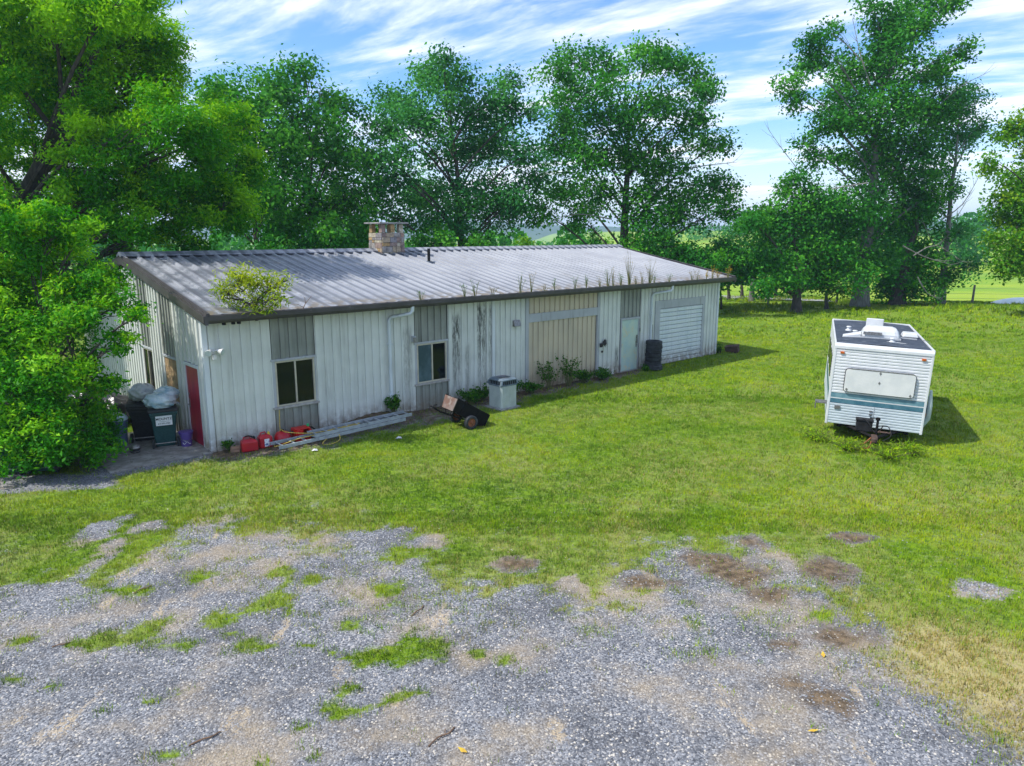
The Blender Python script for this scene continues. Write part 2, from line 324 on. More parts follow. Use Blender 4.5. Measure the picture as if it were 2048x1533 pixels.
# grass blades, one mass
M['grass'] = leafmat('grass_blade', (.075, .195, .003), (.225, .43, .004), (.48, .61, .01), trans=.3, rough=.6, upn=.85)
def blades(px, py, h, w, rs, tint, dry, lean=.7):
    n = len(px); a = rs.rand(n) * 6.283; ln = rs.rand(n) * lean; z0 = gz(px, py)
    ux, uy = np.cos(a), np.sin(a); b2 = rs.rand(n) * 6.283; wx, wy = np.cos(b2) * w, np.sin(b2) * w
    p0 = np.c_[px - wx, py - wy, z0 - .01]; p1 = np.c_[px + wx, py + wy, z0 - .01]
    tip = np.c_[px + ux * h * ln, py + uy * h * ln, z0 + h]
    v = np.stack([p0, p1, tip], 1).reshape(-1, 3)
    return v, np.repeat(np.c_[tint, dry, np.zeros(n), np.ones(n)], 3, 0)
V = []; T = []
def lay(n, y0, y1, pad, hmin, hmax, w, clump, p=1.):
    cx_, cy_ = fan(n // clump, y0, y1, pad, rs, p)
    px = np.repeat(cx_, clump) + rs.normal(0, .035 + .0018 * y0, (n // clump) * clump); py = np.repeat(cy_, clump) + rs.normal(0, .035 + .0018 * y0, (n // clump) * clump)
    ct = np.repeat(rs.rand(n // clump), clump); chh = np.repeat(rs.rand(n // clump) ** 1.6, clump)
    g_, d_, s_ = cover(px, py); s, yl = blocal(px, py); cg_ = np.repeat(cover(cx_, cy_)[0], clump); cr_ = np.repeat(rs.rand(n // clump), clump)
    inside = (s > -.03) & (s < L + .05) & (yl > -.04) & (yl < WD + .1)
    keep = (cr_ < cg_ ** 1.15) & (rs.rand(len(px)) < .35 + .65 * g_) & ~inside
    px, py, ct, chh, d_ = px[keep], py[keep], ct[keep], chh[keep], d_[keep]; n = len(px)
    rough = sst(40, 52, py) * sst(9, 15, px)
    h = (hmin + (hmax - hmin) * chh) * rs.uniform(.6, 1.25, n) * (1 + 1.4 * rough * sst(.45, .6, fbm(px * .3, py * .3, 2)))
    tone = np.clip(.57 + 1.0 * (fbm(px * .35 + 20, py * .35, 4) - .5) + .9 * (fbm(px * 1.9, py * 1.9, 3) - .5) + .55 * (ct - .5) + .25 * (rs.rand(n) - .5), 0, 1)
    dry = np.clip((rs.rand(n) < d_ * .95) * rs.uniform(.45, 1., n) + d_ * .18, 0, 1)
    v, tt = blades(px, py, h, w, rs, tone, dry); V.append(v); T.append(tt)
lay(450000, 5.2, 13.5, 4.2, .025, .085, .005, 10)
lay(420000, 12.5, 24., 4.5, .03, .085, .0075, 9)
lay(225000, 23., 38., 5., .04, .1, .014, 8)
lay(130000, 37., 64., 6., .06, .15, .03, 7)
V = np.concatenate(V); T = np.concatenate(T); n = len(V) // 3
gl = link('lawn_grass', np_mesh('lawn_grass', V, np.arange(n * 3).reshape(-1, 3), M['grass'], {'tint': T}))
tag(gl, 'short green and yellow lawn grass growing over the yard', 'grass', kind='stuff')
# concrete pad by the red door
M['concrete'] = pmat('old_concrete', (.3, .29, .27), (.19, .175, .16), 3.5, .9, bump=.3, c3=(.1, .085, .06), s3=9, t3=(.56, .68))
pad = MB(); pad.box((-2.35, -.1, -.06), (-.02, 3.3, .035)); 
bl_rot = (0, 0, BANG)
tag(pad.build('concrete_pad', M['concrete'], None, bevel=.012, loc=(A0[0], A0[1], 0), rot=bl_rot), kind='structure')
# pale track beyond the trees
M['track'] = pmat('track_gravel', (.5, .5, .5), (.38, .36, .34), 1.2, .9)
tk = MB()
pts = [(8.5, 66.2), (16, 63.8), (20.5, 61.3), (25, 57.5)]
vs = []
for (ax, ay) in pts: vs += [(ax, ay - 1.3, float(gz(ax, ay - 1.3)) + .05), (ax + .6, ay + 1.3, float(gz(ax + .6, ay + 1.3)) + .05)]
tk.add(vs, [(2 * k, 2 * k + 2, 2 * k + 3, 2 * k + 1) for k in range(len(pts) - 1)])
tag(tk.build('track', M['track']), kind='structure')
# ------------------------------------------------------------------ the building
bld = empty('metal_building', (A0[0], A0[1], 0), (0, 0, BANG), label='long low white ribbed metal building with grey metal roof and stone chimney', cat='building')
def bmat(name, c1, c2, grime=(.14, .13, .1), streak=.5, rough=.5, algae=False, low=(.22, .17, .12), metal=0., spec=.4):
    """painted sheet steel in the building's own coordinates: run-off streaks, splash dirt at the foot, spots of flaking"""
    m = bpy.data.materials.new(name); m.use_nodes = True; t = NT(m.node_tree)
    p = t.n('ShaderNodeTexCoord', object=bld).outputs['Object']
    sp_ = t.n('ShaderNodeSeparateXYZ', {0: p}); z = sp_.outputs[2]; xx = sp_.outputs[0]
    c = t.mix(t.rng(t.noise(p, 1.1, 5), .35, .7), c1, c2)
    st = t.noise(t.mapping(p, (7, 7, .35)), 1.6, 6, .6)
    c = t.mix(t.math('MULTIPLY', t.rng(st, .5, .78), streak), c, grime)
    if algae:
        band = None
        for a0, a1, zt, am in ((7.62, 7.95, 2.95, 1.), (8.62, 9.02, 3.25, 1.), (9.1, 9.34, 3.2, .8), (8.1, 8.3, 2.0, .5), (5.75, 6.1, 2.7, .5), (15.6, 15.8, 1.1, .8), (13.0, 14.0, 3.4, .12), (3.2, 3.4, 2., .15)):
            w = t.math('MULTIPLY', t.rng(xx, a0 - .05, a0 + .06), t.rng(xx, a1 - .06, a1 + .05, 1, 0))
            w = t.math('MULTIPLY', w, t.math('MULTIPLY', t.rng(z, zt - 2.7, zt - .6, .45, 1), t.rng(z, zt - .25, zt + .1, 1, 0)))
            w = t.math('MULTIPLY', w, am)
            band = w if band is None else t.math('MAXIMUM', band, w)
        gr_ = t.rng(t.noise(t.mapping(p, (15, 15, 1.3)), 2.2, 7, .76), .42, .56)
        c = t.mix(t.math('MULTIPLY', band, t.math('MULTIPLY', gr_, .95)), c, (.035, .04, .032))
    sp2 = t.rng(t.noise(p, 30, 3, .7), .655, .71)
    c = t.mix(t.math('MULTIPLY', sp2, t.rng(z, .0, 2.2, .8, .12)), c, (.075, .07, .06))
    foot = t.math('MULTIPLY', t.rng(z, .02, .7, 1, 0), t.rng(t.noise(p, 5, 5, .65), .3, .62))
    c = t.mix(t.math('MULTIPLY', foot, .85), c, low)
    b = t.n('ShaderNodeBsdfPrincipled', {'Base Color': c, 'Roughness': rough, 'Metallic': metal, 'Specular IOR Level': spec,
        'Normal': t.n('ShaderNodeBump', {'Height': t.noise(p, 3.5, 3), 'Strength': .12, 'Distance': .02}).outputs[0]})
    t.t.links.new(b.outputs[0], t.n('ShaderNodeOutputMaterial').inputs[0])
    return m
M['wall'] = bmat('white_wall_paint', (.66, .685, .645), (.57, .595, .56), streak=.3, algae=True)
M['grey'] = bmat('grey_panel_paint', (.29, .305, .275), (.22, .235, .21), grime=(.07, .07, .06), streak=.75)
M['cream'] = bmat('cream_panel_paint', (.57, .49, .36), (.50, .435, .33), streak=.3)
M['jamb'] = bmat('grey_trim_paint', (.43, .45, .48), (.36, .38, .41), streak=.5)
M['trim'] = bmat('white_trim_paint', (.66, .70, .72), (.58, .62, .64), streak=.3)
M['fascia'] = pmat('brown_fascia', (.045, .04, .043), (.065, .058, .06), 3, .45, bump=.1, c3=(.12, .11, .11), s3=8, t3=(.62, .75))
M['dark'] = pmat('dark_interior', (.012, .012, .013), rough=.9)
M['alu'] = pmat('beige_aluminium', (.55, .51, .41), (.45, .41, .33), 6, .45, metal=.2)
M['sill'] = pmat('sill_timber', (.42, .41, .39), (.3, .28, .26), 8, .7)
m = bpy.data.materials.new('dark_glass'); m.use_nodes = True; t = NT(m.node_tree)
b = t.n('ShaderNodeBsdfPrincipled', {'Base Color': (.006, .008, .009, 1), 'Roughness': .06, 'Specular IOR Level': .35}); t.t.links.new(b.outputs[0], t.n('ShaderNodeOutputMaterial').inputs[0]); M['glass'] = m
M['film'] = pmat('filmed_glass', (.03, .065, .085), (.09, .15, .19), 1.3, .25, coord='pos')
# roof sheet: weathered zinc, dull patches, painted tree and rib shadows
m = bpy.data.materials.new('roof_sheet'); m.use_nodes = True; t = NT(m.node_tree)
p = t.n('ShaderNodeTexCoord', object=bld).outputs['Object']; sx = t.n('ShaderNodeSeparateXYZ', {0: p})
c = t.mix(t.rng(t.noise(p, .7, 6, .6), .35, .7), (.36, .37, .40), (.29, .30, .335))
c = t.mix(t.rng(t.noise(t.mapping(p, (3, .5, 1)), 1.4, 6, .65), .55, .75, 0, .55), c, (.22, .21, .205))
c = t.mix(t.math('MULTIPLY', t.rng(t.noise(p, 1.0, 7, .68), .42, .62), t.rng(sx.outputs[0], 1., 8., .85, 0)), c, (.1, .115, .14))   # dappled tree shadow painted into the left end of the roof
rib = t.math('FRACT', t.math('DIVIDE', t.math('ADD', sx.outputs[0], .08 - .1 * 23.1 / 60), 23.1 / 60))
rib = t.math('MULTIPLY', t.rng(rib, .08, .16), t.rng(rib, .4, .62, 1, 0))                  # each rib's shadow painted as a dark band in the pan
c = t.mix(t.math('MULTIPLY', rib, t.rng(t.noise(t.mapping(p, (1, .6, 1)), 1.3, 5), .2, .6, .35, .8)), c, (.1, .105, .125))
c = t.mix(t.rng(t.noise(p, 22, 3, .7), .7, .74), c, (.06, .05, .045))
c = t.mix(t.math('MULTIPLY', t.rng(sx.outputs[1], -.55, .5, 1, 0), t.rng(t.noise(p, 4, 5), .42, .6)), c, (.2, .165, .12))
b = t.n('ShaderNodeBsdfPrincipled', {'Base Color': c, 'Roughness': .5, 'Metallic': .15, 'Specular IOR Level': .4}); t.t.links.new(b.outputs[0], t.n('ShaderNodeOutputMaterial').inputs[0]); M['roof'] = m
# wall panels, one object for each pressed rib
_pc = {}
def zroof(yl): return 3.30 + .182 * (min(yl, WD - yl))
def unit(w, z0, za, zb, mk):
    k = (round(w, 3), round(z0, 3), round(za, 3), round(zb, 3), mk)
    if k not in _pc:
        pr = [(0, 0), (w * .05, 0), (w * .08, -.042), (w * .53, -.042), (w * .56, 0), (w, 0)]
        b = MB(); vs = []
        for q in pr: vs.append((q[0], q[1], z0))
        for q in pr: vs.append((q[0], q[1], za + (zb - za) * q[0] / w))
        b.add(vs, [(j, j + 1, 7 + j, 6 + j) for j in range(5)])
        me = bpy.data.meshes.new('wall_panel'); me.from_pydata(b.v[:12], [], b.f); me.materials.append(M[mk]); _pc[k] = me
    return _pc[k]
def wall(side, a, b, z0, z1, mk='wall', off=0.):
    n = max(1, round((b - a) / .25)); w = (b - a) / n
    for j in range(n):
        q = a + j * w
        if side == 'front': link('wall_panel', unit(w, z0, z1, z1, mk), bld, (q, off, 0))
        elif side == 'rear': link('wall_panel', unit(w, z0, z1, z1, mk), bld, (q + w, WD - off, 0), (0, 0, math.pi))
        else:
            za, zb = (zroof(q), zroof(q + w)) if z1 is None else (z1, z1)
            if side == 'left': link('wall_panel', unit(w, z0, zb, za, mk), bld, (off, q + w, 0), (0, 0, -math.pi / 2))
            else: link('wall_panel', unit(w, z0, za, zb, mk), bld, (L - off, q, 0), (0, 0, math.pi / 2))
WT = 3.34
for a, b in ((.1, 1.7), (2.94, 6.2), (7.45, 9.26), (9.38, 10.78), (14.6, 15.85), (17.1, 18.05), (21.62, 22.6)): wall('front', a, b, -.05, WT)
for a in (1.7, 6.2):
    wall('front', a, a + 1.24, 2.16, WT, 'grey', .03); wall('front', a, a + 1.24, -.05, .82, 'grey', .03)
wall('front', 10.92, 14.48, 2.69, WT, 'cream'); wall('front', 10.92, 14.48, -.05, 2.38, 'cream', .05)
wall('front', 15.85, 17.1, 2.15, WT, 'grey', .03)
wall('front', 18.05, 21.62, 2.69, WT)
for a, b in ((.1, .4), (1.52, 2.05), (3.2, 4.1), (5.16, 12.1)): wall('left', a, b, -.05, None)
wall('left', .4, 1.52, 2.16, None, 'wall', .02); wall('left', 2.05, 3.2, 2.14, None, 'grey', .03); wall('left', 2.05, 3.2, -.05, .82, 'grey', .03)
wall('left', 4.1, 5.16, 2.16, None, 'grey', .03); wall('left', 4.1, 5.16, -.05, .82, 'grey', .03)
wall('right', .1, 12.1, -.05, None); wall('rear', .1, 22.6, -.05, WT)
core = MB(); core.prism([(.16, -.05), (WD - .16, -.05), (WD - .16, 3.3), (WD / 2, 4.32), (.16, 3.3)], .16, L - .16, 'x'); core.build('light_block_core', M['dark'], bld)  # unseen solid added inside the walls to stop light leaking through
def part(name, mk, f, parent=bld, bevel=0., smooth=False):
    b = MB(); f(b); return b.build(name, M[mk], parent, smooth, bevel)
def boxes(*bs):
    def f(b):
        for q in bs: b.box(*q)
    return f
# trims
for q in ((-.035, -.04), (L - .09, -.04), (-.035, WD - .08), (L - .09, WD - .08)):
    part('corner_trim', 'trim', boxes(((q[0], q[1], -.06), (q[0] + .125, q[1] + .125, 3.3))), bevel=.006)
part('seam_trim', 'trim', boxes(((9.26, -.045, -.05), (9.38, .0, WT))), bevel=.005)
part('bay_header', 'jamb', boxes(((10.92, -.04, 2.385), (14.48, .04, 2.685))), bevel=.008)
part('bay_jamb', 'jamb', boxes(((10.78, -.05, -.05), (10.915, .04, WT))), bevel=.006); part('bay_jamb', 'jamb', boxes(((14.485, -.045, -.05), (14.6, .04, WT))), bevel=.006)
part('garage_header', 'jamb', boxes(((18.05, -.05, 2.36), (21.62, .04, 2.685))), bevel=.008)
part('garage_jamb', 'jamb', boxes(((18.05, -.045, -.05), (18.38, .04, 2.357))), bevel=.008); part('garage_jamb', 'jamb', boxes(((21.44, -.045, -.05), (21.62, .04, 2.357))), bevel=.008)
# roll door of separate slats
M['slat'] = bmat('white_roll_door', (.68, .72, .72), (.60, .66, .68), grime=(.25, .34, .36), streak=.55)
gd = empty('garage_door', (18.385, .01, 0)); gd.parent = bld
sl = MB(); hh = 2.35 / 13
sl.prism([(.004, 0), (-.034, .022), (-.034, hh - .045), (.004, hh - .012), (.02, hh - .012), (.02, 0)], 0, 3.05, 'x')
sl_me = sl.mesh('slat', M['slat'])
for k in range(13): link('slat', sl_me, gd, (0, 0, k * hh))
part('backing', 'dark', boxes(((0, .025, 0), (3.05, .05, 2.35))), gd)
part('bottom_bar', 'jamb', boxes(((0, -.035, -.04), (3.05, .02, -.003))), gd)
# windows
def window(s0, s1, z0, z1, rot, loc, panes):
    w = empty('window', loc, (0, 0, rot)); w.parent = bld; ww = s1 - s0
    part('header', 'jamb', boxes(((-.03, -.06, z1 + .002), (ww + .03, .05, z1 + .06))), w, .006)
    part('sill', 'sill', boxes(((-.04, -.085, z0 - .06), (ww + .04, .05, z0 - .002))), w, .008)
    part('frame', 'alu', boxes(((.08, -.035, z0), (.125, .04, z1)), ((ww - .085, -.035, z0), (ww - .04, .04, z1)), ((.127, -.033, z0), (ww - .087, .04, z0 + .045)), ((.127, -.033, z1 - .045), (ww - .087, .04, z1))), w, .004)
    part('casing', 'jamb', boxes(((0, -.03, z0), (.078, .05, z1))), w, .004); part('casing', 'jamb', boxes(((ww - .038, -.03, z0), (ww, .05, z1))), w, .004)
    mid = (.125 + ww - .085) / 2
    part('mullion', 'alu', boxes(((mid - .022, -.045, z0 + .047), (mid + .022, .03, z1 - .047))), w, .004)
    part('pane', panes[0], boxes(((.127, -.012, z0 + .047), (mid - .024, 0, z1 - .047))), w)
    part('pane', panes[1], boxes(((mid + .024, .004, z0 + .047), (ww - .087, .016, z1 - .047))), w)
    part('reveal', 'dark', boxes(((.0, .055, z0), (ww, .075, z1))), w)
    return w
window(1.7, 2.94, .88, 2.1, 0, (1.7, .03, 0), ('glass', 'glass'))
window(6.2, 7.44, .88, 2.1, 0, (6.2, .03, 0), ('film', 'glass'))
window(4.1, 5.16, .88, 2.1, -math.pi / 2, (.03, 5.16, 0), ('glass', 'glass'))
# boarded opening
M['ply'] = pmat('weathered_board', (.36, .24, .12), (.22, .14, .07), 7, .85, bump=.3, c3=(.5, .36, .2), s3=28, t3=(.55, .65))
bw = empty('boarded_window', (.03, 3.2, 0), (0, 0, -math.pi / 2)); bw.parent = bld
part('board', 'ply', boxes(((.06, -.025, .9), (1.09, 0, 2.06))), bw, .003); part('header', 'jamb', boxes(((-.03, -.06, 2.07), (1.18, .05, 2.13))), bw, .006)
part('sill', 'jamb', boxes(((-.03, -.07, .83), (1.18, .05, .89))), bw, .006); part('casing', 'jamb', boxes(((0, -.03, .9), (.058, .04, 2.06))), bw, .004); part('casing', 'jamb', boxes(((1.092, -.03, .9), (1.15, .04, 2.06))), bw, .004)
# doors
M['red'] = pmat('red_door_paint', (.42, .008, .04), (.3, .006, .04), 2.4, .38, stretch=(2, 2, .6), c3=(.32, .03, .05), s3=14, t3=(.6, .75))
M['mint'] = pmat('mint_door_paint', (.50, .60, .50), (.40, .55, .53), 2.2, .5, c3=(.58, .55, .36), s3=3.5, t3=(.56, .7))
M['steel'] = pmat('dull_steel', (.3, .3, .3), (.2, .19, .18), 20, .45, metal=.7)
def door(loc, rot, w, mk, hinge_left, name_lab):
    d = empty('door', loc, (0, 0, rot)); d.parent = bld; d['label'] = name_lab
    part('leaf', mk, boxes(((.06, -.02, .03), (w - .06, .025, 2.05))), d, .006)
    part('frame', 'trim' if mk == 'red' else 'jamb', boxes(((0, -.05, -.03), (.055, .05, 2.06)), ((w - .055, -.05, -.03), (w, .05, 2.06)), ((-.02, -.06, 2.062), (w + .02, .05, 2.14))), d, .005)
    part('threshold', 'jamb', boxes(((.058, -.07, -.02), (w - .058, .03, .025))), d, .004)
    hx = .06 if hinge_left else w - .06
    for z in (.25, 1.05, 1.82):
        part('hinge', 'steel', boxes(((hx - .025, -.034, z - .06), (hx + .025, -.022, z + .06))), d)
    kx = w - .14 if hinge_left else .14
    b = MB(); b.box((kx - .03, -.032, .93), (kx + .03, -.021, 1.16)); b.tube([(kx, -.03, 1.02), (kx, -.075, 1.02), (kx + (-.11 if hinge_left else .11), -.075, 1.02)], .011, 6); b.build('handle', M['steel'], d)
    part('lock', 'steel', lambda b: b.lathe([(.026, -.035), (.026, -.021)], 10, (kx, 0, 1.3), 'y'), d)
    return d
door((.02, 1.48, 0), -math.pi / 2, 1.04, 'red', False, 'dark red metal door in the left end wall')
door((15.9, .02, 0), 0, 1.14, 'mint', True, 'pale mint green metal door in the long wall')
part('latch_box', 'steel', boxes(((16.86, -.055, 1.1), (16.92, -.021, 1.42))), bld, .006)
part('wall_switch', 'steel', boxes(((17.02, -.075, 1.55), (17.07, -.05, 1.68))), bld, .004)
# roof sheets
RW = 23.1 / 60; EZ, EY, RZ, RY = 3.49, -.5, 4.70, 6.1
def rz(y): return EZ + (RZ - EZ) * (y - EY) / (RY - EY)
pr = [(-.055, 0), (-.028, .08), (.028, .08), (.055, 0), (.15, 0), (.16, .006), (.17, 0), (.25, 0), (.26, .006), (.27, 0), (RW - .052, -.002)]
b = MB(); b.add([(q[0], EY, EZ + q[1] * .15) for q in pr] + [(q[0], RY, RZ + q[1]) for q in pr], [(j, j + 1, len(pr) + j + 1, len(pr) + j) for j in range(len(pr) - 1)])
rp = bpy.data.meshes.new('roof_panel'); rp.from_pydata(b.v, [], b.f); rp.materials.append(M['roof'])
roof = empty('roof', (0, 0, 0)); roof.parent = bld
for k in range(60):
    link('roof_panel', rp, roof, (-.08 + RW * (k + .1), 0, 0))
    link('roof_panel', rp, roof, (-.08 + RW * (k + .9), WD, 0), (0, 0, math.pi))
b = MB()
cp = [(-.24, -.005), (-.225, .02), (-.07, .055), (0, .085), (.07, .055), (.225, .02), (.24, -.005)]
b.prism([(RY + q[0], RZ + .07 + q[1] - abs(q[0]) * .12) for q in cp] + [(RY + .2, RZ), (RY, RZ + .05), (RY - .2, RZ)], -.14, L + .37, 'x'); b.build('ridge_cap', M['roof'], roof)
part('deck', 'dark', lambda b: b.prism([(-.4, 3.36), (RY, RZ - .05), (WD + .4, 3.36), (WD + .4, 3.46 - .02), (RY, RZ - .02), (-.4, 3.46 - .02)][::-1], -.04, L + .28, 'x'), roof)
for xa, xb, nm in ((-.13, -.05, 'rake_trim'), (L + .28, L + .36, 'rake_trim')):     # stepped dark rakes on both gables
    b = MB(); sg = -1 if xa < 0 else 1
    for (o0, o1, za, zb) in ((0, 1, -.2, .0), (.35, 1, .002, .045), (-.25 if 0 else .6, 1.6, .047, .075)):
        x0 = xa + (xb - xa) * (o0 if sg < 0 else 1 - o1); x1 = xa + (xb - xa) * (o1 if sg < 0 else 1 - o0)
        for yy0, yy1 in (((EY - .13), RY), (WD - EY + .13, RY)):
            z0, z1 = rz(EY) - .02, RZ
            b.add([(x0, yy0, z0 + za), (x1, yy0, z0 + za), (x1, yy1, z1 + za), (x0, yy1, z1 + za), (x0, yy0, z0 + zb), (x1, yy0, z0 + zb), (x1, yy1, z1 + zb), (x0, yy1, z1 + zb)],
                  [(3, 2, 1, 0), (4, 5, 6, 7), (0, 1, 5, 4), (1, 2, 6, 5), (2, 3, 7, 6), (3, 0, 4, 7)])
    b.build(nm, M['fascia'], roof)
def gut(b, y0, sg):
    pr = [(0, .0), (0, -.16), (-.02, -.175), (-.1, -.175), (-.13, -.12), (-.135, -.01), (-.12, .0), (-.115, -.012), (-.112, -.1), (-.09, -.155), (-.012, -.155), (-.012, 0)]
    b.prism([(y0 + sg * q[0], EZ + .005 + q[1]) for q in pr], -.155, L + .385, 'x')
part('gutter', 'fascia', lambda b: gut(b, EY + .0, 1), roof); part('gutter', 'fascia', lambda b: gut(b, WD - EY, -1), roof)
part('fascia_board', 'fascia', boxes(((-.045, -.46, 3.28), (L + .275, -.425, 3.452))), roof)
part('soffit', 'fascia', boxes(((-.045, -.424, 3.33), (L + .275, -.035, 3.352))), roof)
for xa in (-.155, L + .375):
    part('gutter_end', 'fascia', boxes(((xa, EY - .13, EZ - .165), (xa + .012, EY - .003, EZ))), roof)
M['litter'] = pmat('gutter_litter', (.12, .09, .05), (.05, .04, .025), 9, .95, bump=.5)
part('leaf_litter', 'litter', boxes(((-.14, EY - .11, EZ - .15), (L + .37, EY - .014, EZ - .03))), roof)
# downspouts
M['spout'] = bmat('white_downspout', (.62, .68, .70), (.55, .6, .62), streak=.35)
for s0, s1 in ((5.27, 5.78), (17.72, 18.42)):
    b = MB(); b.tube([(s1, EY - .06, EZ - .16), (s1, EY - .055, 3.2), (s1 - .06, EY - .03, 3.12), (s0 + .07, -.13, 3.02), (s0, -.09, 2.93), (s0, -.085, 2.8), (s0, -.085, .12), (s0 + .02, -.12, .05), (s0 + .03, -.25, .02)], .055, 10)
    d = b.build('downspout', M['spout'], bld, smooth=True)
    for z in (.7, 2.2): part('strap', 'spout', boxes(((s0 - .075, -.15, z), (s0 + .075, -.028, z + .035))), d)
part('torn_strip', 'steel', boxes(((17.84, -.05, .9), (17.9, -.035, 1.75))), bld)
# chimney of separate stones
chm = empty('chimney', (8.72, 5.62, 4.4)); chm.parent = bld
CW, CDp, CH = .98, .9, 1.02
M['mortar'] = pmat('mortar', (.3, .28, .25), (.2, .19, .17), 12, .95, bump=.4)
cols = [(.42, .33, .23), (.45, .3, .14), (.34, .31, .29), (.3, .22, .19), (.5, .44, .33), (.27, .25, .26), (.42, .27, .2)]
SM = [pmat('chimney_stone_%s' % nme, c_, tuple(k * .62 for k in c_), 7, .9, bump=.5, c3=tuple(min(1, k * 1.35) for k in c_), s3=16, t3=(.55, .7)) for nme, c_ in zip(('tan', 'ochre', 'grey', 'brown', 'buff', 'slate', 'rust'), cols)]
part('core', 'mortar', boxes(((.03, .03, -.6), (CW - .03, CDp - .03, CH - .03))), chm)
rc = random.Random(4); stm = []
for mm in SM:
    for v_ in range(2):
        b = MB(); j = lambda: rc.uniform(-.09, .09)
        b.add([(0 + j() * .3, -.02 + j() * .3, .0 + j() * .4), (1 + j() * .3, -.02, j() * .4), (1, 1, 0), (0, 1, 0), (j() * .3, j() * .3, 1 + j() * .4), (1 + j() * .3, j() * .3, 1 + j() * .4), (1, 1, 1), (0, 1, 1)],
              [(3, 2, 1, 0), (4, 5, 6, 7), (0, 1, 5, 4), (1, 2, 6, 5), (2, 3, 7, 6), (3, 0, 4, 7)])
        stm.append(b.mesh('stone', mm))
for side, (ln, rot, ox, oy) in {'f': (CW, 0, 0, 0), 'b': (CW, math.pi, CW, CDp), 'l': (CDp, -math.pi / 2, 0, CDp), 'r': (CDp, math.pi / 2, CW, 0)}.items():
    zc = -.38
    while zc < CH - .02:
        h = min(rc.choice((.1, .14, .17, .2, .22)), CH - zc); q = .0
        if CH - zc - h < .07: h = CH - zc
        while q < ln - .01:
            w = rc.uniform(.14, .38); w = ln - q if ln - q - w < .12 else w
            dp = .055 + rc.uniform(0, .02)
            o = link('stone', rc.choice(stm), chm, (0, 0, 0), (0, 0, rot), (w - .016, .06, h - .016))
            v = Matrix.Rotation(rot, 3, 'Z') @ Vector((q + .008, -dp + .045, zc + .008)); o.location = (v.x + ox, v.y + oy, v.z)
            q += w
        zc += h
for (ax, ay) in ((0, 0), (CW - .2, 0), (.4, 0), (0, CDp - .2), (CW - .2, CDp - .2), (.4, CDp - .2)):
    o = link('stone_pier', rc.choice(stm), chm, (ax, ay, CH + .002), (0, 0, 0), (.17, .17, .31))
M['slab'] = pmat('cap_slab', (.3, .3, .29), (.2, .2, .2), 4, .9, bump=.3)
part('cap', 'slab', boxes(((-.13, -.13, CH + .325), (CW + .15, CDp + .13, CH + .38))), chm, .012)
M['tar'] = pmat('flashing_tar', (.03, .045, .07), (.07, .09, .12), 5, .45)
def flash(b):
    for y0, y1, x0, x1 in ((-.2, .0, -.05, 1.75), (.0, CDp * .5, -.1, .0), (.0, CDp * .5, CW, CW + .35)):
        zz = lambda y: rz(5.62 + y) - 4.4 + .05
        b.add([(x0, y0, zz(y0)), (x1, y0, zz(y0)), (x1, y1, zz(y1)), (x0, y1, zz(y1)), (x0, y0, zz(y0) - .04), (x1, y0, zz(y0) - .04), (x1, y1, zz(y1) - .04), (x0, y1, zz(y1) - .04)], [(0, 1, 2, 3), (0, 4, 5, 1), (1, 5, 6, 2), (2, 6, 7, 3), (3, 7, 4, 0)])
part('flashing', 'tar', flash, chm)
M['black'] = pmat('black_plastic', (.012, .012, .013), (.02, .02, .022), 6, .65, spec=.2)
vp = MB(); vz = rz(4.1)
vp.lathe([(.055, vz - .1), (.055, vz + .52), (.045, vz + .52), (.045, vz + .4)], 12, (9.75, 4.1, 0)); o = vp.build('vent_pipe', M['black'], bld, smooth=True)
part('vent_boot', 'tar', lambda b: b.frustum((9.78, 4.1, vz - .03), (.34, .32), (9.76, 4.1, vz + .06), (.16, .16)), bld, .01)
# ------------------------------------------------------------------ things fixed to or beside the building
def at_wall(s, yl, z=0.): return bworld(s, yl, z)
M['whiteplastic'] = pmat('white_plastic', (.7, .7, .68), (.6, .6, .58), 8, .4)
M['lens'] = pmat('lamp_glass', (.55, .62, .62), (.45, .5, .5), 9, .15)
fl = empty('floodlight', at_wall(.2, -.03, 2.55), (0, 0, BANG), label='white twin floodlight with sensor on the corner of the long wall', cat='floodlight')
part('base', 'whiteplastic', boxes(((-.06, -.035, -.06), (.06, .0, .06))), fl, .01)
part('sensor', 'whiteplastic', boxes(((-.045, -.13, -.2), (.05, -.05, -.07))), fl, .015)
for sg in (-1, 1):
    b = MB(); b.tube([(0, -.03, 0), (sg * .08, -.07, .03)], .016, 6); b.build('arm', M['whiteplastic'], fl)
    b = MB(); d0 = Vector((sg * .55, -.75, -.3)).normalized(); c0 = Vector((sg * .09, -.08, .035))
    b.tube([c0 + d0 * q for q in (-.03, .0, .06, .13, .15)], [.02, .04, .055, .085, .085], 12); b.build('lamp_head', M['whiteplastic'], fl, smooth=True)
    b = MB(); b.tube([c0 + d0 * .149, c0 + d0 * .155], .076, 12); b.build('lens', M['lens'], fl, smooth=True)
el = empty('eave_lamp', at_wall(.62, -.25, 3.328), (0, 0, BANG), label='small black triple lamp hanging under the gutter corner', cat='lamp')
part('bar', 'black', boxes(((-.2, -.02, -.02), (.25, .02, .0))), el)
for q in (-.17, .06, .2):
    part('lamp_head', 'black', lambda b: b.lathe([(.025, -.03), (.05, -.06), (.05, -.12), (.04, -.125)], 10, (q, 0, 0)), el, smooth=True)
vt = empty('wall_vent', at_wall(10.31, -.02, 2.42), (0, 0, BANG), label='small grey louvred wall vent left of the cream bay', cat='vent')
part('hood', 'steel', lambda b: b.prism([(0, -.1), (0, .11), (-.06, .11), (-.13, -.08), (-.13, -.1)], -.15, .15, 'x'), vt, .006)
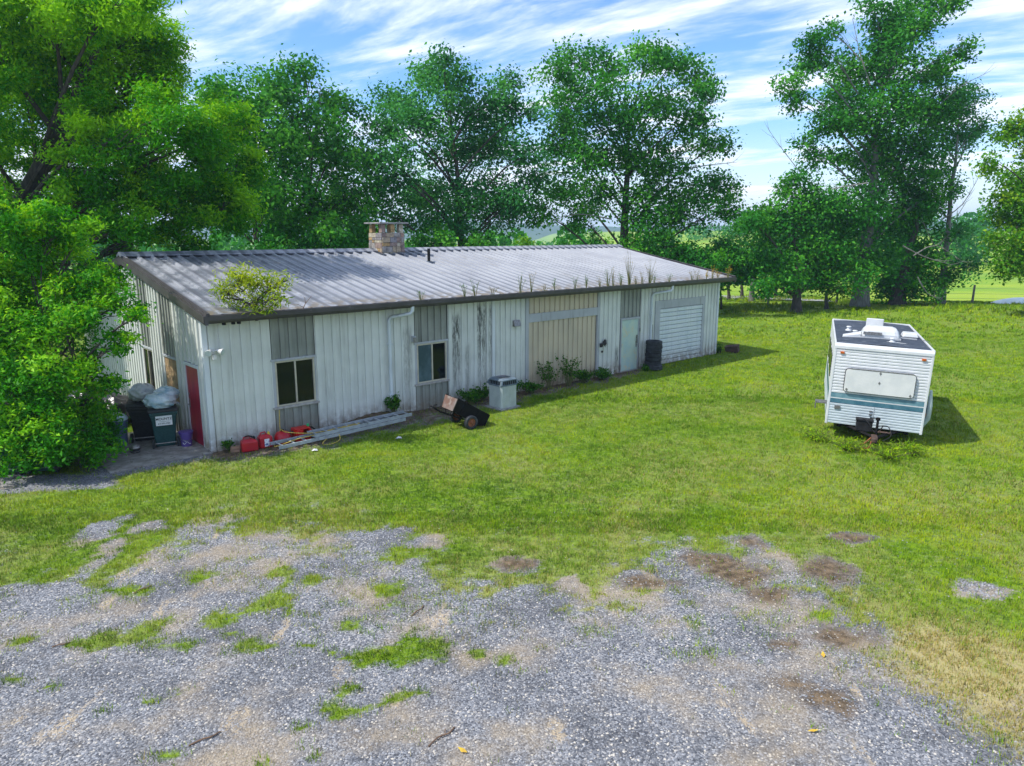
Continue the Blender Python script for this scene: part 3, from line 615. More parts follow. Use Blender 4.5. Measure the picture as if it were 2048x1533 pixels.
for q in (-.1, -.035, .03, .095): part('louvre', 'jamb', boxes(((q - .012, -.145, -.09), (q + .012, -.134, -.06))), vt)
v2 = empty('utility_box', at_wall(6.12, -.03, 2.3), (0, 0, BANG), label='small blue grey box on the wall beside the second window', cat='box')
part('case', 'jamb', boxes(((-.06, -.11, -.1), (.06, .0, .08))), v2, .008); part('flap', 'steel', boxes(((-.066, -.135, -.105), (.066, -.112, .05))), v2, .005)
M['wither'] = pmat('black_iron', (.02, .018, .018), (.04, .035, .035), 12, .7)
orn = empty('wall_ornament', at_wall(14.86, -.06, 1.25), (0, 0, BANG), label='small dark spiky ornament hanging on the wall between the cream bay and mint door', cat='ornament')
b = MB(); ro = random.Random(3)
for k in range(13):
    a = k / 13 * 6.283; l_ = ro.uniform(.12, .2); c_, s_ = math.cos(a), math.sin(a)
    b.add([(.05 * c_ - .03 * s_, -.02, .05 * s_ + .03 * c_ + .06), (.05 * c_ + .03 * s_, -.02, .05 * s_ - .03 * c_ + .06), (l_ * c_, -.06, l_ * s_ + .06), (.06 * c_, -.07, .06 * s_ + .06)], [(0, 1, 2), (0, 2, 3), (1, 3, 2), (0, 3, 1)])
b.build('petals', M['wither'], orn)
part('hub', 'wither', lambda b: b.lathe([(.02, -.09), (.06, -.07), (.07, -.02), (.05, .03)], 10, (0, 0, .06), 'y'), orn, smooth=True)
part('hook', 'wither', lambda b: b.frustum((-.2, -.04, -.1), (.12, .06), (-.17, -.04, .06), (.16, .08)), orn, .02); part('tail', 'wither', lambda b: b.frustum((-.12, -.02, -.32), (.05, .04), (-.11, -.02, -.24), (.09, .05)), orn, .01)
# ---- tyres
M['rubber'] = pmat('tyre_rubber', (.016, .018, .022), (.04, .045, .052), 7, .75, c3=(.09, .09, .095), s3=5, t3=(.6, .75))
def tyre_mesh(r, w):
    ri = r * .6; prof = [(ri, -w * .36), (ri * 1.06, -w * .47), (r * .84, -w * .5), (r * .95, -w * .44), (r, -w * .33)]
    for q in (-.2, -.07, .07, .2): prof += [(r, w * (q - .035)), (r * .975, w * (q - .03)), (r * .975, w * (q + .03)), (r, w * (q + .035))]
    prof += [(r, w * .33), (r * .95, w * .44), (r * .84, w * .5), (ri * 1.06, w * .47), (ri, w * .36), (ri * 1.05, 0)]
    b = MB(); b.lathe(prof, 26, close=True); me = b.mesh('tyre', M['rubber'], True); me.set_sharp_from_angle(angle=R(38)); return me
tm = tyre_mesh(.33, .17); tmb = tyre_mesh(.4, .2)
zz = .0; rt = random.Random(8); words = ['bottom and widest', 'second from the bottom', 'third from the bottom', 'fourth from the bottom', 'fifth from the bottom', 'second from the top', 'topmost']
bx_, by_, _ = bworld(17.42, -.5)
for k in range(7):
    h = .2 if k == 0 else .17
    o = link('tyre', tmb if k == 0 else tm, None, (bx_ + rt.uniform(-.04, .04), by_ + rt.uniform(-.03, .03), zz + h / 2 + .005), (rt.uniform(-.03, .03), rt.uniform(-.03, .03), rt.uniform(0, 6)))
    tag(o, 'worn black tyre, %s of the stack by the mint door' % words[k], 'tyre', 'tyres stacked by the door'); zz += h * .96
# ---- condenser
M['acpaint'] = pmat('pale_grey_enamel', (.50, .55, .53), (.42, .47, .46), 4, .5, c3=(.2, .22, .2), s3=12, t3=(.64, .74))
M['aclid'] = pmat('grey_blue_lid', (.16, .21, .25), (.1, .14, .17), 5, .5)
ac = empty('air_conditioner', at_wall(8.62, -1.28, .05), (0, 0, BANG), label='pale grey square outdoor air conditioning unit with dark slatted top', cat='air conditioner')
def octo(hw, hd, c): return [(-hw + c, -hd), (hw - c, -hd), (hw, -hd + c), (hw, hd - c), (hw - c, hd), (-hw + c, hd), (-hw, hd - c), (-hw, -hd + c)]
part('base', 'slab', boxes(((-.42, -.4, -.08), (.42, .4, .0))), ac, .01)
b = MB(); b.prism(octo(.33, .32, .05), 0, .69); b.build('cabinet', M['acpaint'], ac, bevel=.008)
fin = MB().box((-.008, -.012, .04), (.008, 0, .66)).mesh('louvre', M['acpaint'])
for k in range(9):
    q = -.24 + .06 * k
    link('louvre', fin, ac, (q, -.321, 0)); link('louvre', fin, ac, (-.331, q * .95, 0), (0, 0, -math.pi / 2)); link('louvre', fin, ac, (.331, q * .95, 0), (0, 0, math.pi / 2))
b = MB(); b.prism(octo(.355, .345, .06), .692, .73); b.build('rim', M['aclid'], ac, bevel=.006)
part('grille', 'black', lambda b: b.prism(octo(.315, .305, .06), .731, .845), ac)
for (xx, yy, sx_, sy_) in ((-.33, -.32, .07, .07), (.33, -.32, .07, .07), (-.33, .32, .07, .07), (.33, .32, .07, .07)):
    b = MB(); b.frustum((xx, yy, .731), (sx_, sy_), (xx * .93, yy * .93, .85), (sx_, sy_)); b.build('post', M['aclid'], ac, bevel=.01)
bar = MB().box((-.006, -.006, .732), (.006, .006, .848)).mesh('bar', M['aclid'])
for k in range(6):
    q = -.2 + .08 * k; link('bar', bar, ac, (q, -.322, 0)); link('bar', bar, ac, (-.332, q, 0)); link('bar', bar, ac, (.332, q, 0))
b = MB(); pts_ = octo(.345, .335, .08); p2_ = octo(.27, .26, .06)
b.add([(q[0], q[1], .851) for q in pts_] + [(q[0], q[1], .885) for q in pts_] + [(q[0], q[1], .925) for q in p2_], [tuple(range(8))[::-1], tuple(range(16, 24))] + [(i_, (i_ + 1) % 8, 8 + (i_ + 1) % 8, 8 + i_) for i_ in range(8)] + [(8 + i_, 8 + (i_ + 1) % 8, 16 + (i_ + 1) % 8, 16 + i_) for i_ in range(8)])
b.build('lid', M['aclid'], ac, bevel=.008); part('fan_guard', 'steel', lambda b: [b.tube([(r_ * math.cos(a / 16 * 6.283), r_ * math.sin(a / 16 * 6.283), .93) for a in range(16)], .006, 4, closed=True) for r_ in (.06, .12, .18, .23)], ac)
# ---- dump cart, tipped on its tail
M['cartblack'] = pmat('black_cart_paint', (.007, .0065, .007), (.012, .011, .011), 5, .75, spec=.15, c3=(.04, .022, .016), s3=7, t3=(.66, .78))
M['cartrust'] = pmat('rusty_gate', (.14, .075, .055), (.2, .17, .16), 3, .6, c3=(.24, .2, .18), s3=5, t3=(.55, .7))
M['rust'] = pmat('rusty_hub', (.32, .1, .035), (.16, .06, .03), 14, .8)
gx_, gy_ = -1.35, 20.1
cart = empty('dump_cart', (gx_, gy_, float(gz(gx_, gy_))), (0, 0, R(33)), label='black steel garden dump cart tipped back with rusty wheel hubs', cat='cart')
tilt = Matrix.Translation((-.12, 0, .3)) @ Matrix.Rotation(R(31), 4, 'Y')       # nose up on the left, tail on the grass
def cpart(name, mk, f, bevel=0.): 
    b = MB(); b.m = tilt; f(b); return b.build(name, M[mk], cart, bevel=bevel)
LB, WB, HB, TH = 1.12, .72, .36, .018
cpart('floor', 'cartblack', boxes(((-.5, -WB / 2 + .03, .0), (.62, WB / 2 - .03, TH))))
for sg in (-1, 1):
    cpart('side_panel', 'cartblack', lambda b: b.add([(-.5, sg * (WB / 2 - .05), .0), (.62, sg * (WB / 2 - .05), .0), (.62, sg * WB / 2, HB), (-.55, sg * WB / 2, HB), (-.5, sg * (WB / 2 - .07), .0), (.62, sg * (WB / 2 - .07), .0), (.62, sg * (WB / 2 - .02), HB), (-.55, sg * (WB / 2 - .02), HB)],
          [(0, 1, 2, 3), (4, 5, 6, 7), (0, 1, 5, 4), (1, 2, 6, 5), (2, 3, 7, 6), (3, 0, 4, 7)]))
    cpart('rim', 'cartblack', boxes(((-.56, sg * WB / 2 - .02, HB), (.63, sg * WB / 2 + .02, HB + .03))), .006)
    for q in (-.25, .25): cpart('rib', 'cartblack', lambda b: b.add([(q - .02, sg * (WB / 2 - .05), .02), (q + .02, sg * (WB / 2 - .05), .02), (q + .02, sg * WB / 2, HB), (q - .02, sg * WB / 2, HB), (q - .02, sg * (WB / 2 - .02), .02), (q + .02, sg * (WB / 2 - .02), .02), (q + .02, sg * (WB / 2 + .02), HB), (q - .02, sg * (WB / 2 + .02), HB)], [(0, 1, 2, 3), (4, 5, 6, 7), (0, 1, 5, 4), (1, 2, 6, 5), (2, 3, 7, 6), (3, 0, 4, 7)]))
cpart('front_panel', 'cartrust', lambda b: b.add([(-.5, -WB / 2 + .05, 0), (-.5, WB / 2 - .05, 0), (-.55, WB / 2, HB), (-.55, -WB / 2, HB), (-.52, -WB / 2 + .05, 0), (-.52, WB / 2 - .05, 0), (-.57, WB / 2, HB), (-.57, -WB / 2, HB)], [(0, 1, 2, 3), (7, 6, 5, 4), (0, 4, 5, 1), (1, 5, 6, 2), (2, 6, 7, 3), (3, 7, 4, 0)]))
cpart('tailgate', 'cartblack', boxes(((.625, -WB / 2, .0), (.645, WB / 2, HB))))
b = MB(); b.tube([(-.28, 0, .3), (-.75, .02, .5), (-.98, .05, .66)], [.028, .026, .024], 6); b.tube([(-.98, -.05, .66), (-1.0, .15, .68)], .02, 6); b.tube([(-1.0, -.05, .66), (-1.0, -.05, .74), (-.9, -.05, .74)], .014, 6); b.build('tow_bar', M['cartblack'], cart)
b = MB()
for sg in (-1, 1): b.tube([(-.25, sg * .22, .27), (-.55, sg * .12, .42), (-.5, sg * .2, .55)], .018, 5)
b.build('chassis', M['cartblack'], cart)
b = MB(); b.tube([(-.05, -.42, .2), (-.05, .42, .2)], .016, 8); b.build('axle', M['cartblack'], cart)
wm = tyre_mesh(.2, .13)
hm = MB().lathe([(.03, -.075), (.03, -.03), (.1, -.02), (.125, -.05), (.13, .05), (.1, .02), (.03, .03), (.03, .075)], 16).mesh('hub', M['rust'], True)
for sg in (-1, 1):
    wh = link('wheel', wm, cart, (-.05, sg * .44, .2), (R(90), 0, 0)); link('hub', hm, wh)
# ---- ladder
M['alum'] = pmat('weathered_aluminium', (.4, .44, .47), (.3, .33, .36), 6, .5, metal=.2, c3=(.12, .11, .1), s3=10, t3=(.65, .75))
p0 = Vector((-6.02, 17.68, 0)); p1 = Vector((-3.02, 20.42, 0)); dv = (p1 - p0); ll = dv.length
lad = empty('extension_ladder', (p0.x, p0.y, .08), (0, R(-1.2), math.atan2(dv.y, dv.x)), label='long aluminium extension ladder lying along the foot of the wall', cat='ladder')
def rail(b, y, z, x0, x1, h=.085):
    b.prism([(y - .014, z), (y + .014, z), (y + .014, z + .012), (y - .004, z + .012), (y - .004, z + h - .012), (y + .014, z + h - .012), (y + .014, z + h), (y - .014, z + h)], x0, x1, 'x')
for y in (-.25, .25): part('rail', 'alum', lambda b: rail(b, y, .0, 0, ll - .25), lad)
for y in (-.205, .205): part('fly_rail', 'alum', lambda b: rail(b, y, .09, 1.0, ll), lad)
rg = MB().tube([(0, -.236, 0), (0, .236, 0)], .02, 8).mesh('rung', M['alum']); rg2 = MB().tube([(0, -.19, 0), (0, .19, 0)], .02, 8).mesh('rung', M['alum'])
for k in range(12):
    if .15 + .32 * k < ll - .3: link('rung', rg, lad, (.15 + .32 * k, 0, .045))
    if 1.12 + .32 * k < ll - .05: link('rung', rg2, lad, (1.12 + .32 * k, 0, .135))
# ---- petrol cans
M['redcan'] = pmat('red_can_plastic', (.46, .008, .014), (.38, .006, .02), 4, .4, c3=(.28, .01, .02), s3=9, t3=(.6, .75))
M['redhot'] = pmat('bright_red_plastic', (.6, .012, .006), (.5, .01, .008), 4, .4)
M['yellow'] = pmat('yellow_plastic', (.6, .45, .03), rough=.5); M['greencap'] = pmat('green_cap', (.02, .4, .12), rough=.4)
M['decal'] = pmat('white_blue_decal', (.75, .78, .8), (.08, .14, .35), 16, .5, thr=(.48, .54), coord='obj')
def can(name, x, y, rot, w, d, h, label, mk='redcan', spout='black', decal=False, group='red fuel cans against the wall', tip=0.):
    c = empty(name, (x, y, float(gz(x, y))), (0, tip, rot), label=label, cat='fuel can', group=group)
    b = MB(); b.frustum((0, 0, 0), (w, d), (0, 0, h * .74), (w * 1.0, d * .98)); b.build('body', M[mk], c, bevel=.035, seg=3)
    b = MB(); b.frustum((0, 0, h * .7), (w * .93, d * .9), (-w * .05, 0, h * .86), (w * .6, d * .55)); b.build('shoulder', M[mk], c, bevel=.02, seg=2)
    b = MB(); b.tube([(-w * .32, 0, h * .8), (-w * .34, 0, h * .97), (w * .02, 0, h * 1.02), (w * .12, 0, h * .82)], .018, 6); b.build('handle', M[mk], c, smooth=True)
    b = MB(); b.tube([(w * .3, 0, h * .74), (w * .32, 0, h * .95), (w * .36, 0, h * .98)], [.035, .03, .028], 8); b.build('neck', M[spout], c, smooth=True)
    if spout == 'black':
        b = MB(); b.tube([(w * .3, 0, h * .93), (-w * .02, -.02, h * 1.08), (-w * .25, -.03, h * 1.06)], [.026, .02, .014], 6); b.build('spout', M['black'], c, smooth=True)
    if decal: part('decal', 'decal', boxes(((-w * .16, -d * .502, h * .1), (w * .22, -d * .497, h * .6))), c)
    return c
can('fuel_can', -6.66, 17.68, R(28), .4, .28, .36, 'plain red fuel can with black spout, nearest the wall corner')
can('fuel_can', -6.36, 17.98, R(40), .34, .22, .4, 'red fuel can with yellow cap and blue white decal', spout='yellow', decal=True)
rx, ry = -6.02, 18.34
c = empty('round_can', (rx, ry, float(gz(rx, ry))), (0, 0, R(42)), label='rounded dark red plastic tank tangled in yellow rope', cat='fuel can')
part('body', 'redcan', lambda b: b.lathe([(.05, -.0), (.19, .01), (.22, .08), (.21, .2), (.16, .29), (.07, .33)], 20), c, smooth=True)
part('cap', 'black', lambda b: b.lathe([(.045, .325), (.045, .37), (.03, .375)], 10), c, smooth=True)
rx, ry = -5.6, 18.72
c = empty('plastic_box', (rx, ry, float(gz(rx, ry))), (0, 0, R(42)), label='bright red open plastic box with green cap behind the ladder', cat='container')
part('shell', 'redhot', lambda b: [b.box((-.26, -.15, 0), (-.22, .15, .3)), b.box((.12, -.15, 0), (.16, .15, .3)), b.box((-.219, .11, 0), (.119, .15, .3)), b.box((-.219, -.15, 0), (.119, .109, .03)), b.box((-.26, -.151, .301), (.16, .151, .335)), b.box((-.219, -.15, .031), (-.04, -.12, .3))], c, .012)
part('snout', 'redhot', lambda b: b.frustum((.22, 0, .05), (.13, .2), (.2, 0, .24), (.1, .16)), c, .02)
part('hose', 'black', lambda b: b.tube([(.18, .02, .3), (.3, .05, .27), (.42, .1, .16)], .02, 6), c, smooth=True)
part('cap', 'greencap', lambda b: b.lathe([(.035, .335), (.035, .39), (.02, .4)], 10, (.16, .0, 0)), c, smooth=True)
part('grip', 'black', lambda b: b.tube([(-.26, 0, .25), (-.36, 0, .24), (-.42, -.02, .15)], .02, 6), c, smooth=True)
# yellow rope
M['rope'] = pmat('yellow_rope', (.62, .48, .1), (.5, .36, .06), 30, .8)
def smooth_path(P, n=8):
    P = [Vector(p) for p in P]; out = []
    for i_ in range(len(P) - 1):
        a, b_, c_, d_ = P[max(i_ - 1, 0)], P[i_], P[i_ + 1], P[min(i_ + 2, len(P) - 1)]
        for k in range(n):
            q = k / n; out.append(.5 * ((2 * b_) + (c_ - a) * q + (2 * a - 5 * b_ + 4 * c_ - d_) * q * q + (3 * b_ - a - 3 * c_ + d_) * q ** 3))
    return out + [P[-1]]
w0 = Vector(bworld(1.78, -.09, .82)); w1 = Vector(bworld(1.74, -.12, .1))
rp_ = [w0, (w0 + w1) / 2, w1, (-6.15, 18.05, .03), (-5.95, 17.75, .1), (-5.5, 18.1, .2), (-5.1, 18.4, .22), (-4.75, 18.7, .25), (-4.55, 18.5, .08), (-4.7, 18.2, .02), (-4.95, 18.25, .03), (-4.6, 18.75, .27), (-4.3, 19.1, .28), (-4.2, 19.35, .28), (-4.4, 19.25, .26), (-5.2, 18.5, .24), (-5.8, 18.1, .36), (-6.05, 18.3, .36), (-6.25, 18.35, .03), (-6.5, 18.1, .02)]
b = MB(); b.tube(smooth_path(rp_, 7), .011, 5); tag(b.build('rope', M['rope'], smooth=True), 'yellow rope hanging from the window sill and tangled over the ladder', 'rope')
# blocks by the corner
M['woodblk'] = pmat('old_brick', (.33, .2, .13), (.24, .15, .1), 9, .9)
for k, (x_, y_, z_, r_, lb) in enumerate(((-6.98, 17.55, 0., 20, 'weathered brick on the ground at the wall corner, lower one'), (-6.97, 17.56, .075, 32, 'weathered brick at the wall corner, lying on another brick'))):
    b = MB(); b.box((-.11, -.05, .0), (.11, .05, .07)); tag(b.build('brick', M['woodblk'], None, bevel=.006, loc=(x_, y_, float(gz(x_, y_)) + z_), rot=(0, 0, R(r_))), lb, 'brick', 'bricks at the wall corner')
# dark metal box behind the right corner
bx = empty('rusty_box', (10.22, 33.2, float(gz(10.22, 33.2))), (R(6), R(-9), R(-28)), label='dark rusty metal box lying in grass beyond the right corner', cat='box')
M['darkrust'] = pmat('dark_rust', (.05, .03, .024), (.09, .05, .035), 6, .8)
part('shell', 'darkrust', boxes(((-.28, -.2, 0), (.3, .2, .28))), bx, .02); part('lip', 'darkrust', boxes(((-.3, -.22, .281), (.32, .22, .31))), bx, .008); part('handle', 'darkrust', lambda b: b.tube([(-.12, -.2, .3), (-.12, -.2, .4), (.12, -.2, .4), (.12, -.2, .3)], .015, 5), bx)
bp = empty('scrap_bucket', (9.52, 32.95, float(gz(9.52, 32.95))), label='small black bucket just past the right wall corner', cat='bucket')
part('shell', 'black', lambda b: b.lathe([(.09, 0), (.12, .24), (.128, .24), (.128, .255), (.11, .255), (.085, .02)], 14), bp, smooth=True)
# ---- bins and rubbish
M['bin'] = pmat('dark_green_bin', (.012, .055, .058), (.02, .075, .078), 30, .5)
M['binblack'] = pmat('black_bin', (.012, .013, .015), (.022, .023, .026), 20, .5)
M['sticker'] = pmat('white_sticker', (.78, .8, .8), (.7, .72, .73), 5, .5); M['ink'] = pmat('black_ink', (.01, .01, .01), rough=.6)
def text_mesh(body, size, mat, name):
    cu = bpy.data.curves.new(name, 'FONT'); cu.body = body; cu.size = size; cu.align_x = 'CENTER'; cu.align_y = 'CENTER'; cu.offset = size * .018; cu.extrude = .0006
    o = bpy.data.objects.new(name, cu); COL.objects.link(o); dg = bpy.context.evaluated_depsgraph_get()
    me = bpy.data.meshes.new_from_object(o.evaluated_get(dg)); bpy.data.objects.remove(o); me.materials.clear(); me.materials.append(mat); return me
binwheel = tyre_mesh(.135, .06); bhub = MB().lathe([(.02, -.03), (.02, -.012), (.08, -.01), (.083, .01), (.02, .012), (.02, .03)], 14).mesh('hub', M['steel'], True)
def wheelie(x, y, rot, mk, label, open_lid=0., sticker=False, group='wheeled rubbish bins'):
    c = empty('wheeled_bin', (x, y, float(gz(x, y)) + .035), (0, 0, rot), label=label, cat='bin', group=group)
    # local -y is the wheel side, x is width
    b = MB(); b.frustum((0, .06, 0), (.46, .46), (0, 0, .92), (.6, .68)); b.build('body', M[mk], c, bevel=.03, seg=3)
    part('collar', mk, lambda b: b.frustum((0, 0, .84), (.64, .73), (0, 0, .93), (.66, .75)), c, .015)
    part('cheek', mk, lambda b: b.frustum((0, -.2, .55), (.5, .18), (0, -.25, .84), (.6, .2)), c, .02)
    ld = MB(); ld.m = Matrix.Translation((0, -.37, .935)) @ Matrix.Rotation(open_lid, 4, 'X')
    ld.prism([(-.0, 0), (.0, .05), (.1, .085), (.66, .07), (.76, .02), (.76, 0)], -.34, .34, 'x'); ld.build('lid', M['binblack'], c, bevel=.012)
    b = MB(); b.tube([(-.24, -.36, .9), (-.24, -.42, .925), (.24, -.42, .925), (.24, -.36, .9)], .016, 6); b.build('handle', M[mk], c)
    b = MB(); b.tube([(-.3, -.22, .1), (.3, -.22, .1)], .014, 6); b.build('axle', M['steel'], c)
    for sg in (-1, 1):
        w_ = link('wheel', binwheel, c, (sg * .29, -.22, .1), (0, R(90), 0)); link('hub', bhub, w_)
    if sticker:
        st_ = part('sticker', 'sticker', lambda b: b.add([(-.19, -.356, .595), (.19, -.356, .595), (.19, -.363, .845), (-.19, -.363, .845), (-.19, -.352, .595), (.19, -.352, .595), (.19, -.352, .845), (-.19, -.352, .845)], [(0, 1, 2, 3), (7, 6, 5, 4), (0, 4, 5, 1), (1, 5, 6, 2), (2, 6, 7, 3), (3, 7, 4, 0)]), c)
        for (tx, sz_, zc) in (('MOUNTZ', .086, .765), ('610-593-3965', .05, .645)):
            link('lettering', text_mesh(tx, sz_, M['ink'], 'lettering'), st_, (0, -.3645 + (.845 - zc) * .007 / .25 - .0015, zc), (R(90), 0, 0))
        part('script_line', 'ink', lambda b: b.tube(smooth_path([(-.11 + .02 * k, -.3625, .697 + .008 * math.sin(k * 2.4)) for k in range(12)], 3), .0028, 4), st_)
    return c
wheelie(-8.98, 18.1, R(28), 'bin', 'dark green wheeled bin with white lettered sticker and bags heaped on it', sticker=True)
wheelie(-9.75, 18.6, R(20), 'binblack', 'black wheeled bin half hidden behind the stickered bin', .15)
wheelie(-10.8, 16.1, R(14), 'bin', 'wheeled bin under the big bush, nearer the building', group='wheeled bins under the bush')
wheelie(-11.5, 15.95, R(8), 'bin', 'wheeled bin under the big bush, nearer the left edge', group='wheeled bins under the bush')
M['bag'] = pmat('clear_blue_bag', (.42, .56, .62), (.62, .7, .74), 5, .3, bump=.8, bscale=9, c3=(.2, .36, .45), s3=4, t3=(.52, .66))
M['bag2'] = pmat('grey_clear_bag', (.4, .44, .46), (.55, .57, .58), 4, .3, bump=.8, bscale=9, c3=(.22, .24, .26), s3=5, t3=(.55, .7))
M['bagblack'] = pmat('black_bag', (.012, .012, .014), (.03, .03, .034), 5, .3, bump=.8, bscale=9)
def bag(x, y, z, rx_, ry_, rz_, mk, label, seed, knot=(1, 0), group='rubbish bags on the bins'):
    rb = np.random.RandomState(seed); c = empty('rubbish_bag', (x, y, z), label=label, cat='bag', group=group)
    bm = bmesh.new(); bmesh.ops.create_icosphere(bm, subdivisions=4, radius=1)
    ph = rb.rand(6) * 6
    for v in bm.verts:
        q = v.co.copy(); f = 1 + .07 * math.sin(5 * q.x + ph[0]) * math.cos(4 * q.y + ph[1]) + .05 * math.sin(9 * q.z + 6 * q.x + ph[2]) + .06 * math.sin(11 * q.y + 7 * q.z + 3 * math.sin(5 * q.x) + ph[3]) + .045 * abs(math.sin(17 * q.x + 9 * q.z + 4 * math.sin(6 * q.y) + ph[4])) + rb.uniform(-.012, .012)
        v.co = (q.x * rx_ * f, q.y * ry_ * f, max(q.z, -.72) * rz_ * f + rz_ * .72)
    me = bpy.data.meshes.new('sack'); bm.to_mesh(me); bm.free(); me.materials.append(M[mk]); me.shade_smooth(); link('sack', me, c)
    kx, ky = knot; b = MB(); b.tube([(kx * rx_ * .85, ky * ry_ * .85, rz_ * 1.05), (kx * rx_ * 1.08, ky * ry_ * 1.08, rz_ * 1.1), (kx * rx_ * 1.2, ky * ry_ * 1.2, rz_ * 1.15)], [.03, .025, .07], 8); b.build('neck', M[mk], c, smooth=True)
    return c
bag(-9.0, 18.05, 1.05, .36, .3, .21, 'bag', 'large pale blue rubbish bag on top of the stickered bin', 1, (.8, -.3))
bag(-8.98, 18.4, 1.16, .3, .28, .2, 'bag', 'pale blue rubbish bag behind the large one, against the boarded window', 5, (-.6, -.6))
bag(-9.72, 18.62, 1.12, .32, .3, .24, 'bag2', 'grey see-through rubbish bag on the black bin', 2, (.2, -.5))
bag(-12.1, 19.9, .0, .55, .45, .62, 'bagblack', 'black rubbish bag in the dark behind the bush, left', 3, (0, -.5), 'black rubbish bags under the trees')
bag(-11.4, 20.3, .0, .5, .45, .5, 'bagblack', 'black rubbish bag in the dark behind the bush, right', 4, (0, -.5), 'black rubbish bags under the trees')
M['bluecan'] = pmat('slate_blue_plastic', (.1, .14, .24), (.07, .1, .18), 6, .45); M['greycan'] = pmat('grey_blue_plastic', (.16, .23, .26), (.12, .18, .2), 6, .5)
M['purple'] = pmat('purple_plastic', (.115, .07, .3), (.09, .055, .25), 5, .4)
def roundcan(name, x, y, r, h, mk, label, cat, lidmk, dome=.06):
    c = empty(name, (x, y, float(gz(x, y)) + .035 * (name == 'bucket')), (0, 0, R(30)), label=label, cat=cat)
    part('shell', mk, lambda b: b.lathe([(r * .78, 0), (r * .95, h * .86), (r * 1.03, h * .87), (r * 1.03, h * .93), (r, h * .94), (r, h)], 22), c, smooth=True)
    part('lid', lidmk, lambda b: b.lathe([(r * 1.07, h - .01), (r * 1.08, h + .02), (r * .9, h + .02 + dome * .5), (r * .4, h + .02 + dome), (.01, h + .025 + dome)], 22), c, smooth=True)
    b = MB(); b.tube(smooth_path([(-r, 0, h * .86), (-r * .7, -r * .85, h * .55), (0, -r * 1.12, h * .48), (r * .7, -r * .85, h * .55), (r, 0, h * .86)], 5), .006, 5); b.build('bail', M['steel'], c)
    return c
bk = roundcan('bucket', -8.4, 18.02, .165, .36, 'purple', 'purple lidded bucket with white print standing by the red door', 'bucket', 'purple', .01)
part('print', 'sticker', lambda b: [b.tube([(.15 * math.cos(a), .15 * math.sin(a), .1 + .03 * math.sin(a * 7)) for a in np.arange(-2.3, -.9, .1)], .008, 4), b.tube([(.152 * math.cos(a), .152 * math.sin(a), .16 + .02 * math.cos(a * 9)) for a in np.arange(-2.2, -1.7, .1)], .006, 4)], bk)
roundcan('rubbish_can', -10.15, 18.05, .24, .72, 'bluecan', 'slate blue round rubbish can with a bag bulging from its top', 'bin', 'bag', .14)
roundcan('rubbish_can', -10.75, 18.45, .23, .68, 'greycan', 'grey blue round rubbish can at the edge of the bush', 'bin', 'bag2', .05)
pt = roundcan('paint_pot', -9.42, 17.42, .13, .16, 'binblack', 'small black pot with a silver lid on the concrete', 'pot', 'steel', .07)
# ---- litter and sticks on the gravel
M['stick'] = pmat('dry_stick', (.2, .12, .07), (.12, .075, .05), 20, .9)
for k, (x_, y_, r_, l_, lb) in enumerate([(-1.37, 9.7, 62, 0.32, 'brown stick lying at the grass edge near the middle'), (-5.69, 10.3, 60, 0.3, 'brown stick at the grass edge on the left'), (-3.35, 6.96, 40, 0.34, 'brown stick on gravel at the bottom left'), (-0.76, 6.96, 48, 0.4, 'brown stick with dry leaf on gravel at the bottom middle'), (-6.04, 8.8, 30, 0.2, 'short stick on gravel near the left edge')]):
    b = MB(); b.tube(smooth_path([(-l_ / 2, 0, .012), (-l_ * .1, .02 * (k % 2), .022), (l_ * .2, -.015, .018), (l_ / 2, .02, .01)], 3), .009, 5)
    if k % 2: b.tube([(l_ * .1, 0, .02), (l_ * .25, .06, .025)], .005, 4)
    tag(b.build('stick', M['stick'], None, loc=(x_, y_, float(gz(x_, y_))), rot=(0, 0, R(r_))), lb, 'stick', 'fallen sticks on the gravel')
M['paper'] = pmat('white_scrap', (.75, .76, .78), (.6, .6, .6), 20, .6)
for (x_, y_, lb) in ((-3.05, 18.75, 'crumpled white scrap on the grass between ladder and cart'), (-5.0, 17.6, 'crumpled white scrap on dirt in front of the ladder')):
    b = MB(); b.add([(-.08, -.03, 0), (.02, -.06, .03), (.1, -.01, .01), (.06, .05, .04), (-.05, .05, .015), (0, 0, .06)], [(0, 1, 5), (1, 2, 5), (2, 3, 5), (3, 4, 5), (4, 0, 5), (4, 3, 2, 1, 0)])
    tag(b.build('paper_scrap', M['paper'], None, loc=(x_, y_, float(gz(x_, y_)) + .01)), lb, 'litter')
# fire ash patch in the lawn
M['ash'] = pmat('ash_stone', (.3, .3, .32), (.1, .1, .11), 12, .95)
ax_, ay_ = (7.23, 10.26); ra = np.random.RandomState(12); b = MB()
for k in range(150):
    a = ra.rand() * 6.283; q = ra.rand() ** .5; s_ = ra.uniform(.01, .035); X_, Y_ = ax_ + .34 * q * math.cos(a), ay_ + .3 * q * math.sin(a); Z_ = float(gz(X_, Y_))
    b.add([(X_ + s_ * ra.uniform(.6, 1.3) * dx, Y_ + s_ * ra.uniform(.6, 1.3) * dy, Z_ + s_ * dz) for dx, dy, dz in ((1, 0, 0), (0, 1, 0), (-1, 0, 0), (0, -1, 0), (0, 0, .9))], [(0, 1, 4), (1, 2, 4), (2, 3, 4), (3, 0, 4)])
tag(b.build('ash_heap', M['ash']), 'small patch of grey ash and cinders in the lawn at right', 'ash', kind='stuff')
